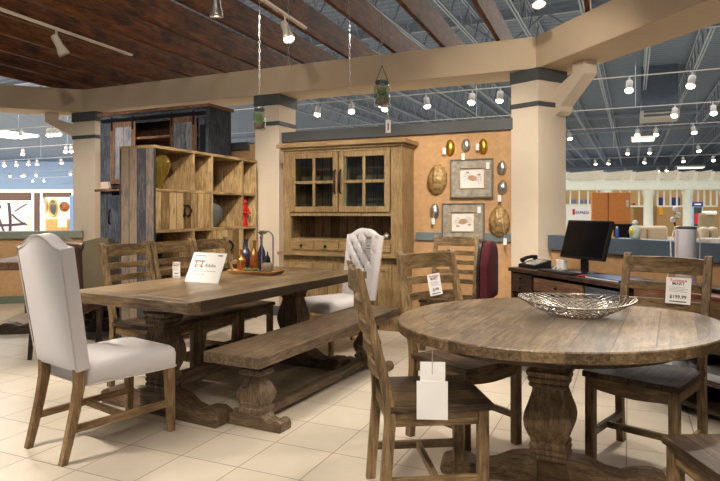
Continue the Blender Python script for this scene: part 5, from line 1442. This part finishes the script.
# store signs on the far wall
def board(px0, py0, px1, py1, Y, mat, label, cat='sign', name='store_sign'):
    x0, x1, z0, z1 = bgx(px0, Y), bgx(px1, Y), bgz(py1, Y), bgz(py0, Y)
    t = thing(name, label, cat, ((x0+x1)/2, Y, z0), 0)
    MB().box(-(x1-x0)/2, (x1-x0)/2, 0, .05, 0, z1-z0).out('panel', mat, t)
    return t, (x1-x0), (z1-z0)
YW = 30.0
wb = MB().box(bgx(545, YW+1), bgx(760, YW+1), 0, .2, 0, bgz(186, YW+1)).out('wall_far_right', plain('far_warm_wall', (170, 138, 92), .8, var=.08, scale=1.5)); wb.location = (0, YW+1.2, 0); struct(wb)
wb = MB().box(bgx(560, YW), bgx(600, YW), 0, .2, 0, bgz(204, YW)).out('wall_far_booth', plain('booth_white', (222, 218, 206), .8)); wb.location = (0, YW, 0); struct(wb)
t, w_, h_ = board(567, 206, 591, 221, YW-.052, plain('sign_white', (226, 228, 230), .5), 'white store sign with a red block and blue lettering above the monitor')
MB().box(-w_*.27, -w_*.17, -.012, -.001, h_*.42, h_*.80).out('red_block', RED, t)
text(t, 'EXPRESS', h_*.24, plain('sign_navy', (60, 76, 130), .5), (w_*.13, -.006, h_*.55), bold=.004)
for px0, px1 in ((571, 576), (578, 583), (585, 590)):
    board(px0, 199.5, px1, 203.5, YW-.052, plain('sign_blue', (88, 108, 150), .5), 'small blue panel high on the far wall, one of three in a row', 'sign', 'wall_panel')[0]['group'] = 'blue panels in a row'
NV = plain('banner_navy', (34, 40, 104), .5)
board(659, 197.5, 664, 206, YW+1.148, NV, 'narrow dark blue banner left of the big white column'); board(672, 197.5, 680, 206, YW+1.148, NV, 'wider dark blue banner just left of the big white column')
board(659, 207, 663, 215, YW+1.148, YEL, 'yellow poster below the narrow blue banner')
board(634, 206, 657, 226, YW-3, plain('cabinet_brown', (150, 112, 66), .6), 'brown cabinet row far behind the sofas', 'cabinet', 'far_cabinet')
t, w_, h_ = board(632.5, 203, 635, 209, YW-3.2, plain('green_red', (60, 150, 70), .5), 'small green and red sign beside the orange screen')
MB().box(-w_/2, w_/2, -.01, -.001, h_*.4, h_).out('red_half', RED, t)

# ------------------------------------------------------------------ left background showroom
YL = 28.0
FRW = plain('frame_cream', (214, 214, 204), .6); DBR = plain('header_brown', (74, 52, 44), .6)
def lbox(name, px0, py0, px1, py1, Y, d, mat, parent=None, zfloor=False):
    return MB().box(bgx(px0, Y), bgx(px1, Y), 0, d, 0 if zfloor else bgz(py1, Y), bgz(py0, Y)).out(name, mat, parent, bevel=.01)
t = thing('shopfront_frame', 'cream and brown framed showroom opening seen over the left half wall', 'shopfront', (0, YL, 0), 0)
lbox('lintel', -60, 189.5, 74, 192.5, YL, .3, FRW, t); lbox('header', -60, 192.6, 31, 200.5, YL+.05, .2, DBR, t); lbox('header', 43, 192.6, 70, 197, YL+.05, .2, DBR, t)
lbox('sill_rail', -60, 200.6, 31, 202.4, YL, .2, FRW, t)
lbox('post', 31.2, 192.6, 34.3, 231, YL, .3, FRW, t, True); lbox('post', 39.8, 192.6, 42.8, 231, YL, .3, FRW, t, True); lbox('post_panel', 34.4, 193, 39.7, 231, YL+.05, .2, DBR, t, True)
lbox('blue_post', 69.5, 195, 76, 231, YL, .3, plain('post_blue', (84, 116, 160), .6), t, True)
wb = lbox('wall_showroom', -60, 190, 80, 231, YL+3, .1, plain('showroom_cream', (214, 202, 172), .8), None, True); wb.location = (0, YL+3, 0); struct(wb)
t = thing('abstract_painting', 'large abstract painting of dark curving lines on pale ground, seen at the left edge', 'painting', (bgx(5, YL+2), YL+2.0, bgz(232, YL+2)), 0)
xw = bgx(27, YL+2)-bgx(5, YL+2); zh = bgz(202.5, YL+2)-bgz(232, YL+2); xl = bgx(-20, YL+2)-bgx(5, YL+2)
MB().box(xl, xw, 0, .05, 0, zh).out('canvas', plain('canvas_pale', (206, 190, 190), .7, var=.12, scale=1.5), t)
mb = MB()
for i, (a, b_, cc, rr_) in enumerate((((-.7, .35), (.1, .30), (xw*.95, .42), .07), ((.18, zh), (.30, .7), (.25, .05), .09), ((-.45, zh*.8), (-.25, .5), (-.05, .02), .06), ((.35, zh*.6), (.7, .5), (xw, .35), .05), ((.5, zh*.7), (.8, zh*.85), (xw, zh*.95), .04), ((-.7, zh*.6), (-.4, zh*.55), (-.2, zh*.9), .05))):
    q = []
    for k in range(9):
        u = k/8; q.append(((1-u)**2*a[0]+2*u*(1-u)*b_[0]+u*u*cc[0], -.004, (1-u)**2*a[1]+2*u*(1-u)*b_[1]+u*u*cc[1]))
    mb.tube(q, rr_, 6)
for v in mb.bm.verts: v.co.y = -.004+v.co.y*.04
mb.out('brush_strokes', plain('stroke_dark', (50, 44, 52), .6, var=.3), t)
for px0, px1, py0, py1, lb in ((43.2, 47.3, 199, 212, 'gold-rimmed oval mirror, the left one seen over the half wall'), (49.5, 57, 199.5, 216, 'gold-rimmed oval mirror, the right larger one seen over the half wall')):
    Y = YL+2.97; cx, cz = (bgx(px0, Y)+bgx(px1, Y))/2, (bgz(py0, Y)+bgz(py1, Y))/2; a, b_ = (bgx(px1, Y)-bgx(px0, Y))/2, (bgz(py0, Y)-bgz(py1, Y))/2
    t = thing('oval_mirror', lb, 'mirror', (cx, Y, cz), 0)
    MB().tube([(a*math.cos(2*PI*i/32), 0, b_*math.sin(2*PI*i/32)) for i in range(32)], .045, 8, closed=True).out('gilt_frame', GOLD, t, smooth=60)
    MB().prism([(a*math.cos(2*PI*i/32), b_*math.sin(2*PI*i/32)) for i in range(32)], 'xz', .0, .02).out('mirror_glass', CHROME, t)
Y = YL+2.998; o = MB().lathe([(.26, 0), (.26, .03), (.20, .05), (.10, .03), (.04, .06)], 28).out('wall_disc', plain('disc_bronze', (120, 72, 44), .4, metal=.5, var=.4, scale=5), None, smooth=40, M=Matrix.Rotation(PI/2, 4, 'X')); o.location = (bgx(64.5, Y), Y, bgz(206.5, Y)); tag(o, 'round bronze disc on the showroom wall right of the oval mirrors', 'wall ornament')
t = thing('dresser', 'light tan dresser seen over the left half wall beneath the mirrors', 'dresser', (bgx(57, YL+1.5), YL+1.5, 0), 0)
DT = plain('dresser_tan', (192, 150, 92), .6, var=.1); dwid = bgx(68, YL+1.5)-bgx(46, YL+1.5)
MB().box(-dwid/2, dwid/2, 0, .5, .08, bgz(219, YL+1.5)).out('body', DT, t, bevel=.01)
for k in range(3):
    for s_ in (-1, 1):
        d = MB().box(min(s_*.02, s_*(dwid/2-.03)), max(s_*.02, s_*(dwid/2-.03)), -.02, 0, .12+.26*k, .35+.26*k).out('drawer', DT, t, bevel=.005)
        MB().ball((s_*dwid/4, -.03, .235+.26*k), .02).out('knob', IRON, d)
for x in (-dwid/2+.05, dwid/2-.05): MB().box(x-.03, x+.03, .02, .48, 0, .08).out('foot', DT, t)
t = thing('table_lamp', 'table lamp with a glowing cream shade, seen over the left half wall', 'lamp', (bgx(62.3, YL+.9), YL+.9, 0), 0)
zb_, ztp = bgz(227, YL+.9), bgz(219, YL+.9)
MB().lathe([(.25, 0), (.25, .03), (.03, .05), (.03, zb_)], 20).out('stand', CHROME, t, smooth=40)
MB().lathe([(.21, zb_), (.18, ztp)], 24, close=False).out('lamp_shade', emis('shade_glow', (246, 206, 168), .8), t, smooth=40, solid=.004)
